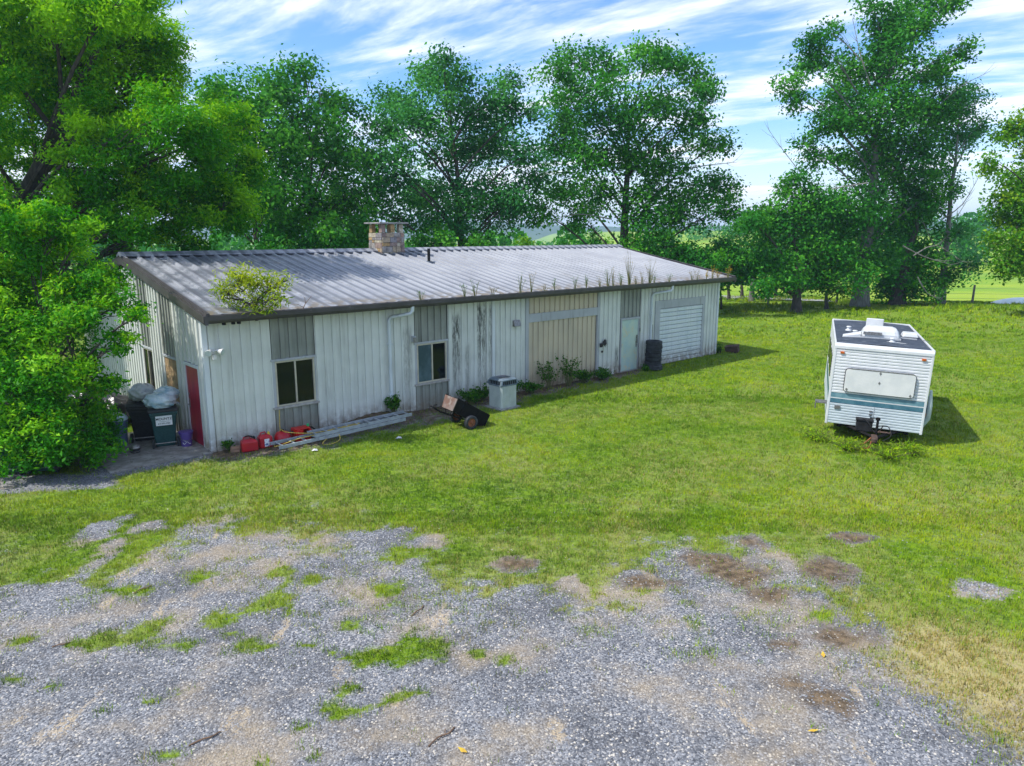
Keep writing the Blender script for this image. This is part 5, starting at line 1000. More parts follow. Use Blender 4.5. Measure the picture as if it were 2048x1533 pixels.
TREES = [
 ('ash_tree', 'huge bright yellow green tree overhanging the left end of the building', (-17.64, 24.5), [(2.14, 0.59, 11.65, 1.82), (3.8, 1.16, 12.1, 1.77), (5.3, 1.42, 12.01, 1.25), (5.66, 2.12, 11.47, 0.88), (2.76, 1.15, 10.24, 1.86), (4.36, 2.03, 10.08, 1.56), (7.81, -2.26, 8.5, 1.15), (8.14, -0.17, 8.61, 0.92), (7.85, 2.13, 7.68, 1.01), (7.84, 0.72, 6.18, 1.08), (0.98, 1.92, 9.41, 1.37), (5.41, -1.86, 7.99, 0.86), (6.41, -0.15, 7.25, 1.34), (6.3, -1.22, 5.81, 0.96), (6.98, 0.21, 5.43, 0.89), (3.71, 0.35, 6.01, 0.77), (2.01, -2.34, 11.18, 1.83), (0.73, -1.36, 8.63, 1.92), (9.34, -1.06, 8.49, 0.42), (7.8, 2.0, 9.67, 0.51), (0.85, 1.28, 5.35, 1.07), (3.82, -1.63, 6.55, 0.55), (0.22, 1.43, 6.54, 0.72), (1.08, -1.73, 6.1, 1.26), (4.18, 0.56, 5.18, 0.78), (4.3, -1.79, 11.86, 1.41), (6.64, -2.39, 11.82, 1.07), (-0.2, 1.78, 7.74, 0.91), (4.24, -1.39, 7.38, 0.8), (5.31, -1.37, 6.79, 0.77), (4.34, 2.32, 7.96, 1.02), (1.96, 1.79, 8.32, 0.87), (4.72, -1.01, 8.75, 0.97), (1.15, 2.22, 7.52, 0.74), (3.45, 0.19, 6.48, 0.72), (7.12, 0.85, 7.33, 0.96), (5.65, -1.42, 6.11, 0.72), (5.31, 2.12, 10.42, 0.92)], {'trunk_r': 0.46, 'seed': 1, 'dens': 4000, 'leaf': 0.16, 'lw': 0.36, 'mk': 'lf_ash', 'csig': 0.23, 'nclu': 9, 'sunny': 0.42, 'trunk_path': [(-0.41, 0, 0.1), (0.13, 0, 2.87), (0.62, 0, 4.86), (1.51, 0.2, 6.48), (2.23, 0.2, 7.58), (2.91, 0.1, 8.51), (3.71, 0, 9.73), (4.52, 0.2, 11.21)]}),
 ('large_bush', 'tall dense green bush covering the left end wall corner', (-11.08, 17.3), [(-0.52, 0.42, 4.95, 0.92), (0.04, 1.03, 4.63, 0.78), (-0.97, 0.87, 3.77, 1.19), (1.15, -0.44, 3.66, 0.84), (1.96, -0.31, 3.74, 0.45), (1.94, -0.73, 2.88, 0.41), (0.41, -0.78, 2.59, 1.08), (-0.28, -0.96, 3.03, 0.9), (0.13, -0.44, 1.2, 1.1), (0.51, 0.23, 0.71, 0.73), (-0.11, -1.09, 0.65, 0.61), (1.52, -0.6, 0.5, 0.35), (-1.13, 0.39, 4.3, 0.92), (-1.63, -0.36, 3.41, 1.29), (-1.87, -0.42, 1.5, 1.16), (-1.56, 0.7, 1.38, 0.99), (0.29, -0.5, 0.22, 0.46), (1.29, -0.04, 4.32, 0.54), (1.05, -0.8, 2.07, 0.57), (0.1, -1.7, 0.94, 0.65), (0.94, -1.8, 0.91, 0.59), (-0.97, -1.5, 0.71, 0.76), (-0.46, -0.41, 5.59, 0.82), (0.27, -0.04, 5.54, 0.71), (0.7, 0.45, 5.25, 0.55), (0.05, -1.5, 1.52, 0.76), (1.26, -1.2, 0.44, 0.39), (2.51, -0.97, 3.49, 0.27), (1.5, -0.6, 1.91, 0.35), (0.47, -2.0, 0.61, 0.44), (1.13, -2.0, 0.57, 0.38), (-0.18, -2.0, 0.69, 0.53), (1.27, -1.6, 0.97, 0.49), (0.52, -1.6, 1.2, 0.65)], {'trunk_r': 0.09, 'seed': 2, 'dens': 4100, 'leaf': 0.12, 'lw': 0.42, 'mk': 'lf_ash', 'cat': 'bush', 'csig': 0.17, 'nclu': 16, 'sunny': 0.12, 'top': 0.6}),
 ('understorey_shrub', 'dark shrub beneath the huge tree behind the bush', (-14.77, 24.5), [(-2.14, 1.14, 3.8, 1.41), (0.81, -1.15, 3.94, 1.13), (-0.93, 0.6, 2.46, 1.38), (0.71, 0.83, 4.16, 0.7), (-1.44, -1.16, 2.66, 1.29)], {'trunk_r': 0.09, 'seed': 3, 'dens': 1500, 'leaf': 0.12, 'lw': 0.42, 'mk': 'lf_oak', 'cat': 'shrub', 'csig': 0.3, 'nclu': 8}),
 ('oak_tree', 'dark green tree directly right of the huge yellow green tree', (-13.9, 40.0), [(-1.03, 1.44, 12.84, 1.43), (-1.23, -0.67, 12.58, 0.87), (1.17, 0.39, 12.41, 1.25), (0.99, -2.45, 10.52, 1.61), (-0.57, -2.27, 10.42, 1.3), (2.16, -1.6, 9.91, 1.27), (-0.82, 2.28, 8.76, 1.9), (2.11, -1.52, 7.59, 1.46), (-0.08, 1.28, 6.41, 1.65), (-2.16, 2.15, 8.88, 1.45), (0.7, 2.21, 5.87, 1.31), (-1.49, -0.78, 6.36, 1.35)], {'trunk_r': 0.24, 'seed': 4, 'dens': 825, 'leaf': 0.24, 'lw': 0.6, 'mk': 'lf_oak', 'group': 'large trees behind the building', 'csig': 0.4, 'nclu': 4.5}),
 ('oak_tree', 'tree with bare twigs in its top left of the chimney', (-12.5, 44.0), [(0.33, -0.73, 13.83, 1.13), (0.6, 0.12, 14.54, 0.73), (-0.91, 1.38, 12.43, 1.31), (1.91, -1.96, 11.26, 1.22), (1.81, 1.24, 12.83, 1.06), (-0.26, 1.49, 9.88, 1.82), (2.5, 1.8, 12.5, 0.95), (3.09, -2.32, 9.9, 1.44), (0.64, 2.23, 7.88, 1.75), (3.42, -2.04, 7.65, 1.39), (-0.22, -0.8, 6.88, 1.49), (2.49, 0.55, 6.19, 1.38)], {'trunk_r': 0.27, 'seed': 5, 'dens': 768, 'leaf': 0.24, 'lw': 0.6, 'mk': 'lf_oak', 'group': 'large trees behind the building', 'csig': 0.4, 'nclu': 4.5, 'bare': [[(0.53, 0, 10.15), (0.8, 0, 11.81), (0.72, 0, 13.44)], [(0.91, 0, 10.15), (1.32, 0, 11.81), (1.55, 0, 13.57)], [(-0.09, -1.5, 5.6), (-1.22, -1.5, 6.47), (-3.03, -1.5, 6.04)]]}),
 ('oak_tree', 'broad blue green tree standing behind the stone chimney', (-3.11, 48.0), [(-2.32, 2.51, 15.24, 1.39), (-0.53, -0.96, 13.99, 1.56), (-4.11, 2.55, 13.86, 1.67), (0.78, 0.27, 12.97, 1.33), (2.32, -1.13, 13.62, 1.1), (3.66, -1.1, 12.46, 1.1), (-4.8, -1.94, 11.96, 1.08), (-5.48, -2.53, 10.31, 1.32), (-2.69, -2.11, 11.22, 1.65), (-0.91, 1.14, 11.02, 1.83), (1.7, 2.98, 11.23, 1.9), (3.9, -2.03, 10.02, 1.2), (-4.18, -2.71, 8.85, 1.62), (-2.39, 2.92, 8.62, 1.9), (0.73, 0.2, 7.99, 1.93), (3.62, -0.56, 7.64, 1.37), (-5.43, -1.58, 6.83, 1.15), (-3.16, 0.56, 6.58, 1.47), (2.3, 1.96, 6.55, 1.52), (4.32, -0.27, 8.42, 0.92), (-0.86, -0.47, 6.25, 1.44), (-0.81, -2.67, 15.06, 0.75), (2.98, 2.5, 15.09, 0.77)], {'trunk_r': 0.36, 'seed': 6, 'dens': 768, 'leaf': 0.24, 'lw': 0.6, 'mk': 'lf_oakblue', 'group': 'large trees behind the building', 'csig': 0.42, 'nclu': 4.2}),
 ('oak_tree', 'spreading tree with bare right branches behind the roof end', (7.62, 50.0), [(-4.99, -2.8, 14.74, 1.11), (-3.56, -0.04, 16.35, 1.03), (-1.37, 2.03, 16.49, 1.29), (0.64, -2.22, 15.81, 1.25), (2.93, 1.39, 16.35, 1.35), (4.93, 2.7, 15.99, 1.09), (4.87, 0.78, 14.36, 1.05), (-4.04, 1.73, 13.89, 1.64), (-1.84, -2.36, 13.22, 1.77), (1.33, -0.39, 13.24, 1.85), (3.3, -2.1, 12.37, 1.26), (-4.26, 2.07, 11.35, 1.65), (-1.95, -1.23, 10.67, 2.02), (1.12, -0.28, 10.45, 1.85), (7.12, 3.0, 11.52, 0.8), (5.37, 2.11, 11.36, 1.01), (-4.59, 2.86, 8.75, 1.53), (-2.1, -0.28, 7.91, 1.51), (2.9, -0.07, 8.5, 1.86), (6.03, 1.38, 8.32, 1.42), (4.38, -0.13, 6.61, 1.51), (1.08, -1.25, 6.91, 1.55), (-5.49, -0.58, 6.6, 0.95), (0.35, -2.12, 4.99, 1.32), (6.46, -0.74, 6.92, 0.95), (-2.78, 2.93, 6.34, 1.1)], {'trunk_r': 0.42, 'seed': 7, 'dens': 768, 'leaf': 0.24, 'lw': 0.62, 'mk': 'lf_oak', 'group': 'large trees behind the building', 'csig': 0.42, 'nclu': 4.2, 'bare': [[(2.19, 0, 9.85), (3.79, -0.5, 11.12), (5.52, -0.5, 12.53)], [(3.87, 0, 9.53), (5.51, 0.5, 9.85), (7.15, 0.5, 10.01)], [(2.15, 0, 10.8), (4.37, 0, 12.68), (5.43, 0, 14.23)], [(-1.03, -1, 6.29), (-3.39, -1, 6.62), (-5.56, -1, 5.96)]]}),
 ('oak_tree', 'tallest oak with pale flared trunk right of the building', (24.73, 51.6), [(3.86, 2.76, 20.48, 1.65), (0.72, 0.76, 19.22, 1.37), (-1.04, -0.0, 19.63, 0.78), (3.54, -0.97, 19.75, 0.84), (-5.2, -2.47, 16.76, 0.95), (-5.28, -1.37, 15.43, 1.18), (-3.0, 1.69, 18.52, 0.59), (-0.41, 2.2, 16.15, 1.71), (0.71, -0.83, 16.22, 1.89), (4.19, 1.72, 16.12, 1.4), (6.04, 1.65, 17.55, 0.81), (-5.93, 1.17, 14.97, 0.73), (-5.23, 0.98, 13.87, 0.87), (-1.22, 1.56, 13.47, 1.98), (0.42, -0.82, 12.8, 2.17), (3.82, 1.23, 13.42, 1.75), (-3.65, -1.31, 12.03, 1.32), (-3.62, -0.09, 9.98, 0.99), (0.6, 1.62, 10.13, 2.28), (3.11, 1.15, 10.09, 2.26), (-1.88, -1.24, 6.96, 1.91), (3.17, 2.67, 7.08, 2.32), (4.64, 0.9, 7.71, 1.45), (0.64, 0.48, 4.26, 2.23), (-2.22, -2.93, 2.37, 1.28), (-1.73, 0.28, 5.3, 1.65), (1.14, -1.5, 17.88, 1.04), (0.17, 1.03, 17.72, 1.31), (-4.85, -0.22, 10.95, 0.64)], {'trunk_r': 0.5, 'seed': 8, 'dens': 806, 'leaf': 0.24, 'lw': 0.62, 'mk': 'lf_oak', 'bark': 'barkgrey', 'group': 'trees at the right lawn edge', 'csig': 0.4, 'nclu': 4.2, 'bare': [[(-1.6, -0.8, 6.32), (-3.8, -0.8, 7.67), (-6.05, -0.8, 9.99), (-7.55, -0.8, 11.79)], [(-0.72, 0, 14.83), (-1.57, 0, 16.71), (-2.28, 0, 18.87)], [(3.23, 0, 12.59), (5.02, 0, 14.51), (6.74, 0, 15.46)], [(-1.45, -2.5, 8.33), (-3.49, -2.5, 8.0), (-4.84, -2.5, 7.67)], [(1.04, -3, 4.27), (2.51, -3, 3.58), (4.33, -3, 3.06)]]}),
 ('oak_tree', 'dark trunked oak close right of the tallest oak', (27.74, 52.3), [(1.54, 1.27, 4.94, 1.77), (2.14, 0.59, 2.82, 1.46), (0.66, 1.19, 2.07, 1.48), (1.3, -0.61, 1.19, 1.0), (-0.59, 0.58, 1.21, 0.95), (3.49, 0.95, 1.72, 1.1), (1.26, 1.31, 7.06, 1.48)], {'trunk_r': 0.5, 'seed': 9, 'dens': 825, 'leaf': 0.24, 'lw': 0.6, 'mk': 'lf_oak', 'group': 'trees at the right lawn edge', 'csig': 0.36, 'nclu': 5, 'bare': [[(-0.48, -2.3, 3.55), (0.86, -2.5, 4.25), (2.76, -2.5, 3.2)], [(0.02, -2.2, 2.14), (0.68, -2.4, 1.07), (1.44, -2.4, 0.71)]]}),
 ('slender_tree', 'slender tree with straight grey trunk and bare lower branches', (31.29, 53.0), [(-1.6, -0.54, 14.18, 1.23), (1.18, 1.23, 13.9, 1.12), (0.04, 1.33, 12.63, 1.5), (-1.66, 0.68, 11.81, 1.26), (1.47, 1.71, 11.65, 1.28), (2.47, 1.64, 12.74, 0.68), (-1.02, 0.07, 9.44, 1.02), (0.21, 0.11, 8.25, 0.81), (0.92, -1.2, 2.7, 1.0), (1.65, 1.21, 4.93, 0.9), (-0.4, 1.57, 7.26, 0.9), (-0.57, -0.08, 14.42, 1.02)], {'trunk_r': 0.26, 'seed': 10, 'dens': 633, 'leaf': 0.24, 'lw': 0.5, 'mk': 'lf_oakblue', 'bark': 'barkgrey', 'group': 'trees at the right lawn edge', 'csig': 0.36, 'nclu': 5, 'top': 0.86, 'bend': 0.08, 'bare': [[(-0.51, 0, 4.24), (0.4, 0.4, 5.65), (1.25, 0.4, 7.38)], [(-0.43, 0, 3.53), (-1.67, -0.4, 4.94), (-2.58, -0.4, 6.69)], [(-0.65, 0, 5.99), (0.4, -0.5, 7.04), (1.25, -0.5, 8.76)], [(-0.34, 0, 2.82), (0.52, 0.5, 3.17), (1.49, 0.5, 2.64)]]}),
 ('low_tree', 'broad low tree just beyond the right end of the building', (18.99, 48.4), [(-0.33, 0.92, 7.89, 1.16), (1.52, 1.05, 6.93, 1.5), (-1.73, 1.11, 6.28, 1.3), (-3.9, -1.58, 5.86, 0.97), (-0.28, 1.35, 4.97, 1.85), (-2.79, 0.39, 3.68, 1.48), (1.64, 0.79, 4.32, 1.49), (-1.41, -0.38, 2.73, 1.46), (1.72, 0.59, 2.35, 1.22), (-3.41, 1.32, 2.3, 0.75), (-0.0, 0.66, 6.59, 1.35), (3.42, 1.06, 3.65, 1.16), (-2.97, -2.27, 1.74, 0.7)], {'trunk_r': 0.3, 'seed': 11, 'dens': 902, 'leaf': 0.24, 'lw': 0.62, 'mk': 'lf_oak', 'group': 'trees at the right lawn edge', 'csig': 0.36, 'nclu': 5}),
 ('young_tree', 'young thin trunked tree left of the pale oak trunk', (21.66, 50.0), [(-0.18, -0.68, 2.83, 1.02), (-0.51, -0.12, 1.61, 0.83), (1.08, 0.3, 1.24, 0.69), (-0.91, -0.56, 3.32, 0.82)], {'trunk_r': 0.14, 'seed': 12, 'dens': 900, 'leaf': 0.18, 'lw': 0.6, 'mk': 'lf_yel', 'group': 'trees at the right lawn edge', 'csig': 0.3, 'nclu': 7}),
 ('yellow_tree', 'yellowing tree at the right edge of the picture', (33.7, 45.0), [(-3.61, 0.82, 10.64, 0.88), (-2.54, 0.58, 10.84, 1.38), (-6.06, -2.02, 8.81, 0.71), (-3.24, -0.13, 8.18, 1.36), (-4.95, -1.2, 6.7, 0.85), (-4.39, -1.96, 5.31, 1.31), (-3.61, -1.61, 3.58, 1.32), (-4.65, -0.8, 4.28, 0.67), (-4.52, -1.4, 2.62, 0.72), (-2.85, -1.35, 7.32, 1.81), (-2.63, -2.04, 4.46, 1.78), (-4.66, -0.15, 5.9, 0.56), (-1.38, -0.53, 9.36, 1.84)], {'trunk_r': 0.3, 'seed': 13, 'dens': 950, 'leaf': 0.22, 'lw': 0.6, 'mk': 'lf_yel', 'group': 'trees at the right lawn edge', 'csig': 0.34, 'nclu': 5}),
 ('track_tree', 'leftmost thin tree by the track past the building end', (17.88, 60), [(-0.93, 0.34, 4.08, 0.75), (0.47, 0.27, 3.51, 0.75), (-0.58, -0.79, 5.05, 0.74), (0.6, 1.21, 2.08, 0.53), (-1.27, -1.5, 2.39, 0.51)], {'trunk_r': 0.13, 'seed': 20, 'dens': 300, 'leaf': 0.24, 'lw': 0.6, 'mk': 'lf_oakblue', 'bark': 'bark', 'group': 'thin trees by the track', 'csig': 0.42, 'nclu': 3.5}),
 ('track_tree', 'thin tree by the track, second from the building', (19.9, 63), [(-1.23, -0.28, 4.86, 0.88), (0.13, -0.66, 4.28, 0.88), (-0.52, -0.27, 5.86, 0.88), (-0.19, -1.15, 2.88, 0.61), (-0.65, 0.99, 2.97, 0.63)], {'trunk_r': 0.13, 'seed': 21, 'dens': 300, 'leaf': 0.24, 'lw': 0.6, 'mk': 'lf_oakblue', 'bark': 'bark', 'group': 'thin trees by the track', 'csig': 0.42, 'nclu': 3.5}),
 ('track_tree', 'grey trunked tree by the track, third from the building', (19.16, 58), [(-1.21, -0.38, 5.29, 0.91), (-0.19, -1.39, 4.76, 0.89), (-0.34, 0.34, 6.21, 0.92), (-0.27, -1.22, 3.47, 0.63), (-0.86, 0.14, 3.58, 0.64)], {'trunk_r': 0.22, 'seed': 22, 'dens': 300, 'leaf': 0.24, 'lw': 0.6, 'mk': 'lf_oakblue', 'bark': 'barkgrey', 'group': 'thin trees by the track', 'csig': 0.42, 'nclu': 3.5}),
 ('track_tree', 'thin tree by the track, fourth from the building', (21.29, 61), [(-1.28, -0.48, 4.48, 0.9), (0.41, 0.24, 3.89, 0.91), (0.02, 1.37, 5.44, 0.93), (0.51, 0.96, 2.46, 0.65), (-1.0, -0.24, 2.68, 0.63)], {'trunk_r': 0.13, 'seed': 23, 'dens': 300, 'leaf': 0.24, 'lw': 0.6, 'mk': 'lf_oakblue', 'bark': 'bark', 'group': 'thin trees by the track', 'csig': 0.42, 'nclu': 3.5}),
 ('track_tree', 'thin tree by the track, fifth from the building', (23.22, 64), [(-0.84, 0.94, 3.98, 0.91), (0.52, 0.43, 3.38, 0.91), (-0.59, -0.39, 5.02, 0.89), (-0.18, -1.07, 1.99, 0.62), (-0.84, 0.29, 2.09, 0.63)], {'trunk_r': 0.13, 'seed': 24, 'dens': 300, 'leaf': 0.24, 'lw': 0.6, 'mk': 'lf_oakblue', 'bark': 'bark', 'group': 'thin trees by the track', 'csig': 0.42, 'nclu': 3.5}),
 ('shrub', 'shrub behind the roof, under the first dark tree', (-12.16, 38.0), [(-0.44, 0.15, 5.0, 0.65), (0.52, 1.1, 5.04, 0.67), (-0.11, 1.12, 5.3, 0.76), (-0.33, 0.26, 4.18, 0.74), (0.69, -0.36, 4.1, 0.73)], {'trunk_r': 0.08, 'seed': 40, 'dens': 825, 'leaf': 0.24, 'lw': 0.6, 'mk': 'lf_oak', 'cat': 'shrub', 'group': 'shrubs behind the building', 'csig': 0.34, 'nclu': 5}),
 ('shrub', 'shrub behind the roof midway between sapling and chimney', (-10.06, 39.0), [(-0.79, 0.94, 5.16, 0.79), (1.21, -1.2, 5.22, 0.74), (0.45, -0.94, 5.48, 0.85), (-0.38, 0.16, 4.33, 0.87), (0.57, 0.28, 4.22, 0.87)], {'trunk_r': 0.08, 'seed': 41, 'dens': 825, 'leaf': 0.24, 'lw': 0.6, 'mk': 'lf_oak', 'cat': 'shrub', 'group': 'shrubs behind the building', 'csig': 0.34, 'nclu': 5}),
 ('shrub', 'shrub behind the roof just left of the chimney', (-8.25, 40.0), [(-0.3, -0.86, 5.11, 0.67), (0.75, 0.31, 5.16, 0.69), (-0.02, 0.94, 5.43, 0.79), (-0.25, -0.3, 4.26, 0.77), (0.59, -0.16, 4.15, 0.77)], {'trunk_r': 0.08, 'seed': 42, 'dens': 825, 'leaf': 0.24, 'lw': 0.6, 'mk': 'lf_oak', 'cat': 'shrub', 'group': 'shrubs behind the building', 'csig': 0.34, 'nclu': 5}),
 ('shrub', 'shrub behind the roof just right of the chimney', (-4.67, 44.0), [(-0.45, -0.66, 4.85, 0.63), (0.74, -0.5, 4.91, 0.63), (-0.03, 1.13, 5.19, 0.74), (-0.31, -0.29, 3.92, 0.72), (0.36, 1.11, 3.75, 0.74)], {'trunk_r': 0.08, 'seed': 43, 'dens': 825, 'leaf': 0.24, 'lw': 0.6, 'mk': 'lf_oak', 'cat': 'shrub', 'group': 'shrubs behind the building', 'csig': 0.34, 'nclu': 5}),
 ('shrub', 'low shrub behind the roof beneath the blue green tree', (-2.03, 46.0), [(-0.58, 0.99, 4.62, 0.6), (0.59, 0.23, 4.69, 0.59), (0.06, -0.58, 5.01, 0.66), (-0.41, 1.15, 3.61, 0.68), (0.4, -0.01, 3.53, 0.67)], {'trunk_r': 0.08, 'seed': 44, 'dens': 825, 'leaf': 0.24, 'lw': 0.6, 'mk': 'lf_oak', 'cat': 'shrub', 'group': 'shrubs behind the building', 'csig': 0.34, 'nclu': 5}),
 ('shrub', 'yellowish shrub behind the roof before the hill gap', (1.08, 60.0), [(-0.56, -0.2, 4.09, 0.56), (0.5, -0.43, 4.17, 0.56), (0.0, 1.16, 4.55, 0.65), (-0.38, -0.02, 2.8, 0.64), (0.33, -0.51, 2.66, 0.63)], {'trunk_r': 0.08, 'seed': 45, 'dens': 825, 'leaf': 0.24, 'lw': 0.6, 'mk': 'lf_yel', 'cat': 'shrub', 'group': 'shrubs behind the building', 'csig': 0.34, 'nclu': 5}),
 ('shrub', 'small far shrub in the hill gap', (4.82, 66.0), [(-0.56, -0.06, 3.78, 0.51), (0.34, -0.91, 3.89, 0.5), (-0.06, 0.29, 4.3, 0.58), (-0.38, -0.14, 2.37, 0.57), (0.24, -0.5, 2.21, 0.57)], {'trunk_r': 0.08, 'seed': 46, 'dens': 825, 'leaf': 0.24, 'lw': 0.6, 'mk': 'lf_oak', 'cat': 'shrub', 'group': 'shrubs behind the building', 'csig': 0.34, 'nclu': 5}),
 ('shrub', 'shrub behind the roof right of the hill gap', (6.64, 58.0), [(-0.66, 0.68, 4.35, 0.65), (0.59, 0.78, 4.42, 0.65), (-0.26, -1.17, 4.83, 0.71), (-0.49, 0.08, 3.12, 0.73), (0.26, -0.54, 2.98, 0.72)], {'trunk_r': 0.08, 'seed': 47, 'dens': 825, 'leaf': 0.24, 'lw': 0.6, 'mk': 'lf_oak', 'cat': 'shrub', 'group': 'shrubs behind the building', 'csig': 0.34, 'nclu': 5}),
 ('shrub', 'shrub behind the falling roof edge', (10.13, 48.0), [(-0.74, 1.04, 4.06, 0.84), (0.78, 0.68, 4.14, 0.83), (-0.3, -0.61, 4.49, 0.92), (-0.74, -0.56, 3.09, 0.92), (0.24, -0.83, 2.97, 0.91)], {'trunk_r': 0.08, 'seed': 48, 'dens': 825, 'leaf': 0.24, 'lw': 0.6, 'mk': 'lf_oak', 'cat': 'shrub', 'group': 'shrubs behind the building', 'csig': 0.34, 'nclu': 5}),
 ('shrub', 'shrub behind the right end of the roof', (12.19, 47.0), [(-0.71, 1.17, 3.28, 0.91), (0.56, -0.5, 3.41, 0.87), (-0.1, 0.26, 3.7, 1.0), (-0.67, -0.06, 2.32, 1.0), (0.57, 0.35, 2.16, 1.01)], {'trunk_r': 0.08, 'seed': 49, 'dens': 825, 'leaf': 0.24, 'lw': 0.6, 'mk': 'lf_oak', 'cat': 'shrub', 'group': 'shrubs behind the building', 'csig': 0.34, 'nclu': 5}),
 ('shrub', 'bluish shrub past the right gutter end', (14.99, 52.0), [(-0.99, 0.25, 3.63, 0.89), (0.81, 0.58, 3.68, 0.9), (-0.49, -0.92, 4.08, 0.99), (-0.54, 0.62, 2.48, 1.02), (0.29, -0.48, 2.4, 0.99)], {'trunk_r': 0.08, 'seed': 50, 'dens': 825, 'leaf': 0.24, 'lw': 0.6, 'mk': 'lf_oakblue', 'cat': 'shrub', 'group': 'shrubs behind the building', 'csig': 0.34, 'nclu': 5})]
for (nm, lb, base, lobes, kw) in TREES:
    base = (base[0], base[1], float(gz(base[0], base[1])))
    tree(nm, lb, base, lobes, **kw)
# plants at the foot of the wall: s, distance from wall, height, spread, stems, label
wallplants = ((5.2, -.28, .55, .25, 9, 34, 'leafy weed climbing at the foot of the left downspout'),
    (7.95, -.55, .5, .42, 14, 30, 'low leafy clump between the dump cart and air conditioner'), (8.5, -.45, .55, .3, 9, 24, 'leafy weed behind the air conditioner'),
    (9.75, -.5, .6, .35, 10, 24, 'leafy clump just right of the air conditioner'), (10.6, -.5, .42, .5, 14, 24, 'low dark weed clump at the left foot of the cream bay'),
    (11.6, -.4, 1.0, .5, 9, 26, 'tall thin weed in front of the cream bay, left one'), (12.5, -.45, 1.15, .55, 10, 26, 'tall thin weed in front of the cream bay, right one'),
    (13.3, -.45, .5, .5, 14, 26, 'low green clump in front of the cream bay'), (14.3, -.5, .42, .45, 16, 30, 'round green clump at the right foot of the cream bay'),
    (17.0, -.5, .22, .25, 8, 16, 'small green weed between mint door and tyres'), (22.9, -.1, .5, .2, 5, 16, 'leafy weed at the right corner of the wall'), (.35, -.2, .3, .12, 6, 14, 'pale weed at the left corner of the long wall'))
for k, (s_, yl_, h_, sp__, ns_, nl_, lb) in enumerate(wallplants):
    x_, y_, _ = bworld(s_, yl_); plant('weed', lb, (x_, y_, float(gz(x_, y_))), h_, sp__ * 1.15, int(ns_ * 1.7), nl_, .085, .55, 'lf_weed', 200 + k, 'weeds along the wall')
# plants growing out of the gutter
gut_plants = [(6.08, 0.42, 'lf_weed', 'thin green weed in the gutter, first from the left after the sapling'), (7.72, 0.5, 'lf_weed', 'thin green weed in the gutter, second from the left after the sapling'), (8.12, 0.6, 'lf_weed', 'thin green weed in the gutter, third from the left after the sapling'), (8.84, 0.4, 'lf_dry', 'thin dry brown weed in the gutter, fourth from the left after the sapling'), (10.02, 0.75, 'lf_weed', 'thin green weed in the gutter, fifth from the left after the sapling'), (10.52, 0.72, 'lf_dry', 'thin dry brown weed in the gutter, sixth from the left after the sapling'), (11.16, 0.3, 'lf_dry', 'thin dry brown weed in the gutter, seventh from the left after the sapling'), (11.64, 0.5, 'lf_weed', 'thin green weed in the gutter, eighth from the left after the sapling'), (12.64, 0.55, 'lf_weed', 'thin green weed in the gutter, ninth from the left after the sapling'), (13.22, 0.6, 'lf_weed', 'thin green weed in the gutter, tenth from the left after the sapling'), (13.98, 0.45, 'lf_dry', 'thin dry brown weed in the gutter, eleventh from the left after the sapling'), (14.42, 0.8, 'lf_weed', 'thin green weed in the gutter, twelfth from the left after the sapling'), (14.7, 0.75, 'lf_dry', 'thin dry brown weed in the gutter, thirteenth from the left after the sapling'), (15.16, 0.6, 'lf_weed', 'thin green weed in the gutter, fourteenth from the left after the sapling'), (15.64, 1.4, 'lf_dry', 'tall thin dry brown weed in the gutter, fifteenth from the left after the sapling'), (16.06, 0.55, 'lf_dry', 'thin dry brown weed in the gutter, sixteenth from the left after the sapling'), (16.42, 0.55, 'lf_dry', 'thin dry brown weed in the gutter, seventeenth from the left after the sapling'), (16.9, 1.1, 'lf_dry', 'tall thin dry brown weed in the gutter, eighteenth from the left after the sapling'), (17.18, 0.5, 'lf_weed', 'thin green weed in the gutter, nineteenth from the left after the sapling'), (18.16, 0.4, 'lf_weed', 'thin green weed in the gutter, twentieth from the left after the sapling'), (19.76, 0.55, 'lf_dry', 'thin dry brown weed in the gutter, twenty-first from the left after the sapling'), (20.12, 0.5, 'lf_dry', 'thin dry brown weed in the gutter, twenty-second from the left after the sapling'), (20.78, 0.45, 'lf_gold', 'golden weed in the gutter, twenty-third from the left after the sapling'), (21.24, 0.7, 'lf_gold', 'golden weed in the gutter, twenty-fourth from the left after the sapling'), (21.7, 0.4, 'lf_gold', 'golden weed in the gutter, twenty-fifth from the left after the sapling'), (22.46, 0.7, 'lf_gold', 'golden weed in the gutter, twenty-sixth from the left after the sapling')]
for k, (s_, h_, kind, lb) in enumerate(gut_plants):
    x_, y_, z_ = bworld(s_, EY - .065, EZ - .04); rr = random.Random(k)
    plant('gutter_weed', lb, (x_, y_, z_), h_, .1 + .16 * h_, 4 + int(h_ * 5), 9 if kind != 'lf_gold' else 16, .05, .3, kind, 300 + k, 'weeds growing in the gutter', stem='stem')
# the sapling in the gutter
sx_, sy_, sz_ = bworld(1.15, EY - .06, EZ - .06)
SAP = [(-0.59, -0.01, 0.74, 0.3), (-0.3, -0.12, 0.86, 0.32), (0.01, -0.14, 0.8, 0.37), (0.32, -0.01, 0.67, 0.3), (0.64, -0.04, 0.68, 0.27), (0.15, -0.1, 0.38, 0.27), (-0.3, 0.11, 0.3, 0.3), (-0.7, 0.02, 0.39, 0.22), (0.63, -0.28, 0.39, 0.22), (0.09, -0.16, 0.08, 0.17), (-0.84, -0.05, 0.56, 0.15), (0.76, 0.2, 0.84, 0.12)]
tree('gutter_sapling', 'bright yellow green sapling growing out of the gutter at the left corner', (sx_, sy_, sz_), SAP, trunk_r=.028, seed=41, dens=2300, leaf=.15, lw=.2, mk='lf_sap', cat='sapling', csig=.2, nclu=36, sunny=.3, bend=.05, top=.5, zsq=.9)
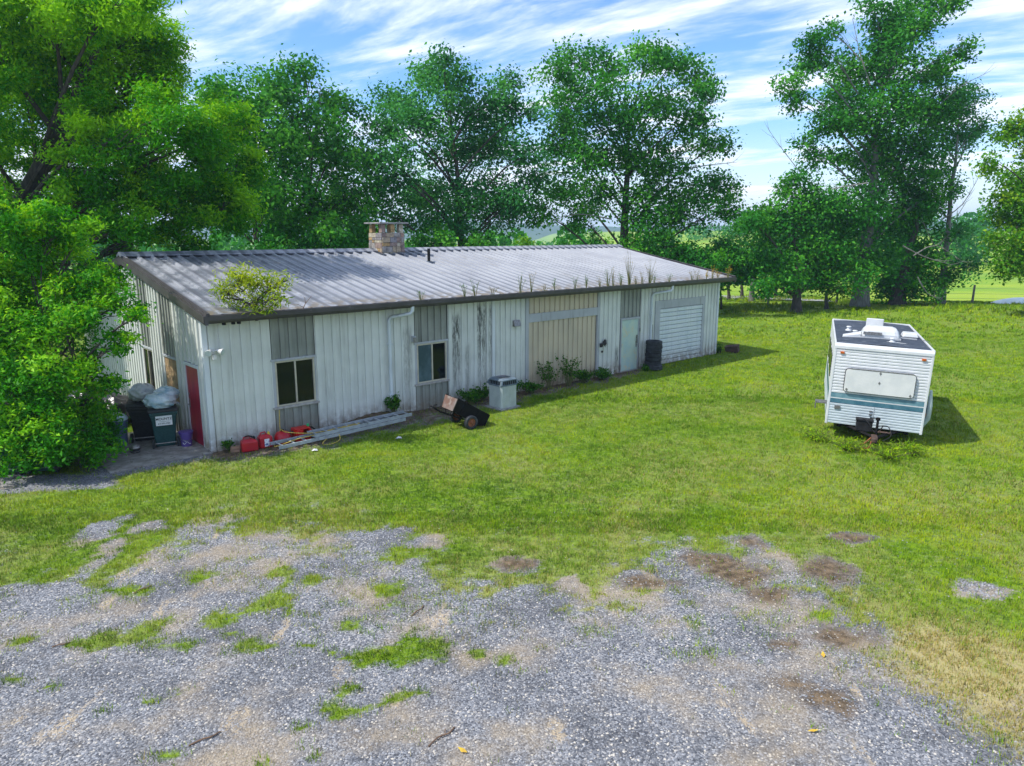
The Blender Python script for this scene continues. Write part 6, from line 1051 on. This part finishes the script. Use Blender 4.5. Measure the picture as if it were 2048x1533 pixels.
# dead twig in the gutter beside it
b = MB(); b.tube([(0, 0, 0), (.12, .0, .2), (.3, .0, .38)], [.014, .01, .004], 5); b.tube([(.12, 0, .2), (.1, 0, .36)], [.009, .004], 4); b.tube([(.05, 0, .1), (-.12, 0, .2)], [.008, .003], 4)
x_, y_, z_ = bworld(2.35, EY - .06, EZ - .06); tag(b.build('dead_twig', M['stick'], None, loc=(x_, y_, z_), rot=(0, 0, BANG)), 'dead forked twig in the gutter beside the sapling', 'twig')
# grass clump by the trailer wheel and drawbar
for k, (x_, y_, lb) in enumerate(((8.55, 17.75, 'tall grass clump under the left front of the trailer'), (9.25, 17.05, 'tall grass clump beside the trailer drawbar'), (9.95, 17.35, 'tall grass clump under the right front of the trailer'), (8.05, 18.6, 'tall grass clump by the left side of the trailer'))):
    plant('grass_clump', lb, (x_, y_, float(gz(x_, y_))), .3, .55, 60, 8, .14, .12, 'grass', 400 + k, 'tall grass around the trailer', cat='grass')
# fallen leaves: yellow ones on the gravel
M['yleaf'] = pmat('fallen_yellow_leaf', (.6, .42, .03), (.45, .25, .03), 30, .7)
for k, (x_, y_, lb) in enumerate([(3.31, 7.04, 'yellow leaf on the gravel at the lower right'), (4.05, 8.52, 'yellow leaf on the gravel beside the damp soil'), (-0.52, 6.73, 'tan leaf on the gravel at the bottom middle')]):
    b = MB(); b.add([(-.06, 0, .012), (0, -.025, .02), (.07, .0, .03), (0, .03, .014)], [(0, 1, 2, 3)]); tag(b.build('fallen_leaf', M['yleaf'], None, loc=(x_, y_, float(gz(x_, y_)) + .012), rot=(0, 0, k * 1.3)), lb, 'leaf', 'fallen leaves on the gravel')
# ------------------------------------------------------------------ far woods and hills
rw = np.random.RandomState(31); C = []; 
for (xa, xb, yy, hmin, hmax, stp) in ((-170, 10, 110, 5, 10, 3.2), (-20, 40, 150, 5., 7.5, 3.6), (-12, 58, 112, 4.5, 6.5, 2.8), (50, 190, 150, 6, 11, 4), (-330, 90, 300, 5, 8, 6), (90, 330, 300, 7, 12, 6)):
    for q in np.arange(xa, xb, stp):
        h_ = rw.uniform(hmin, hmax); x0 = q + rw.uniform(-2, 2); y0 = yy + rw.uniform(-9, 9); n_ = int(110 + 12 * h_); u = rw.normal(size=(n_, 3)); u /= np.linalg.norm(u, axis=1, keepdims=True); r_ = rw.uniform(.3, 1, (n_, 1)) ** .4
        C.append(np.c_[x0, y0, float(gz(x0, y0)) + h_ * .45] + u * r_ * np.array([stp * .85, stp * .85, h_ * .55]))
C = np.concatenate(C); N = rw.normal(size=C.shape) + np.array([0, 0, .6])
o = leaves('far_woods', C, N, 1.1, .8, M['lf_oak'], None, np.clip(.25 + .5 * fbm(C[:, 0] * .11, C[:, 1] * .11, 2) + .35 * (rw.rand(len(C)) - .4), 0, 1), rw)
tag(o, 'distant belt of woodland beyond the fields', 'woods', kind='stuff')
M['hill'] = pmat('wooded_hill', (.035, .075, .03), (.06, .11, .035), .02, .95, bump=0)
hx = np.linspace(-1500, 1500, 160); hz_ = 3 + 26 * fbm(hx * .0035 + 4.3, hx * 0 + 2.2, 4) ** 1.3 + 3.2 * vnoise(hx * .06, hx * 0)
rows = [(-300, -1), (-160, .4), (-60, .8), (0, 1.), (120, .7), (300, -.1)]
vv = np.concatenate([np.c_[hx, np.full_like(hx, 1500 + dy), hz_ * f_ + 5] for dy, f_ in rows]); nh = len(hx)
i = (np.arange(len(rows) - 1)[:, None] * nh + np.arange(nh - 1)[None, :]).ravel()
hm_ = np_mesh('hills', vv, np.c_[i, i + 1, i + 1 + nh, i + nh], M['hill']); hm_.shade_smooth(); tag(link('hills', hm_), kind='structure')
# ------------------------------------------------------------------ air between here and the hills
hz = MB(); hz.box((-2600, -500, -8), (2600, 3200, 60)); ho = hz.build('haze', None)
m = bpy.data.materials.new('haze_air'); m.use_nodes = True; t = NT(m.node_tree)
v = t.n('ShaderNodeVolumePrincipled', {'Color': (.55, .78, 1, 1), 'Density': .00045, 'Anisotropy': .2})
t.t.links.new(v.outputs[0], t.n('ShaderNodeOutputMaterial').inputs[1]); ho.data.materials.append(m); tag(ho, 'thin pale blue summer haze over the fields', 'haze', kind='stuff')
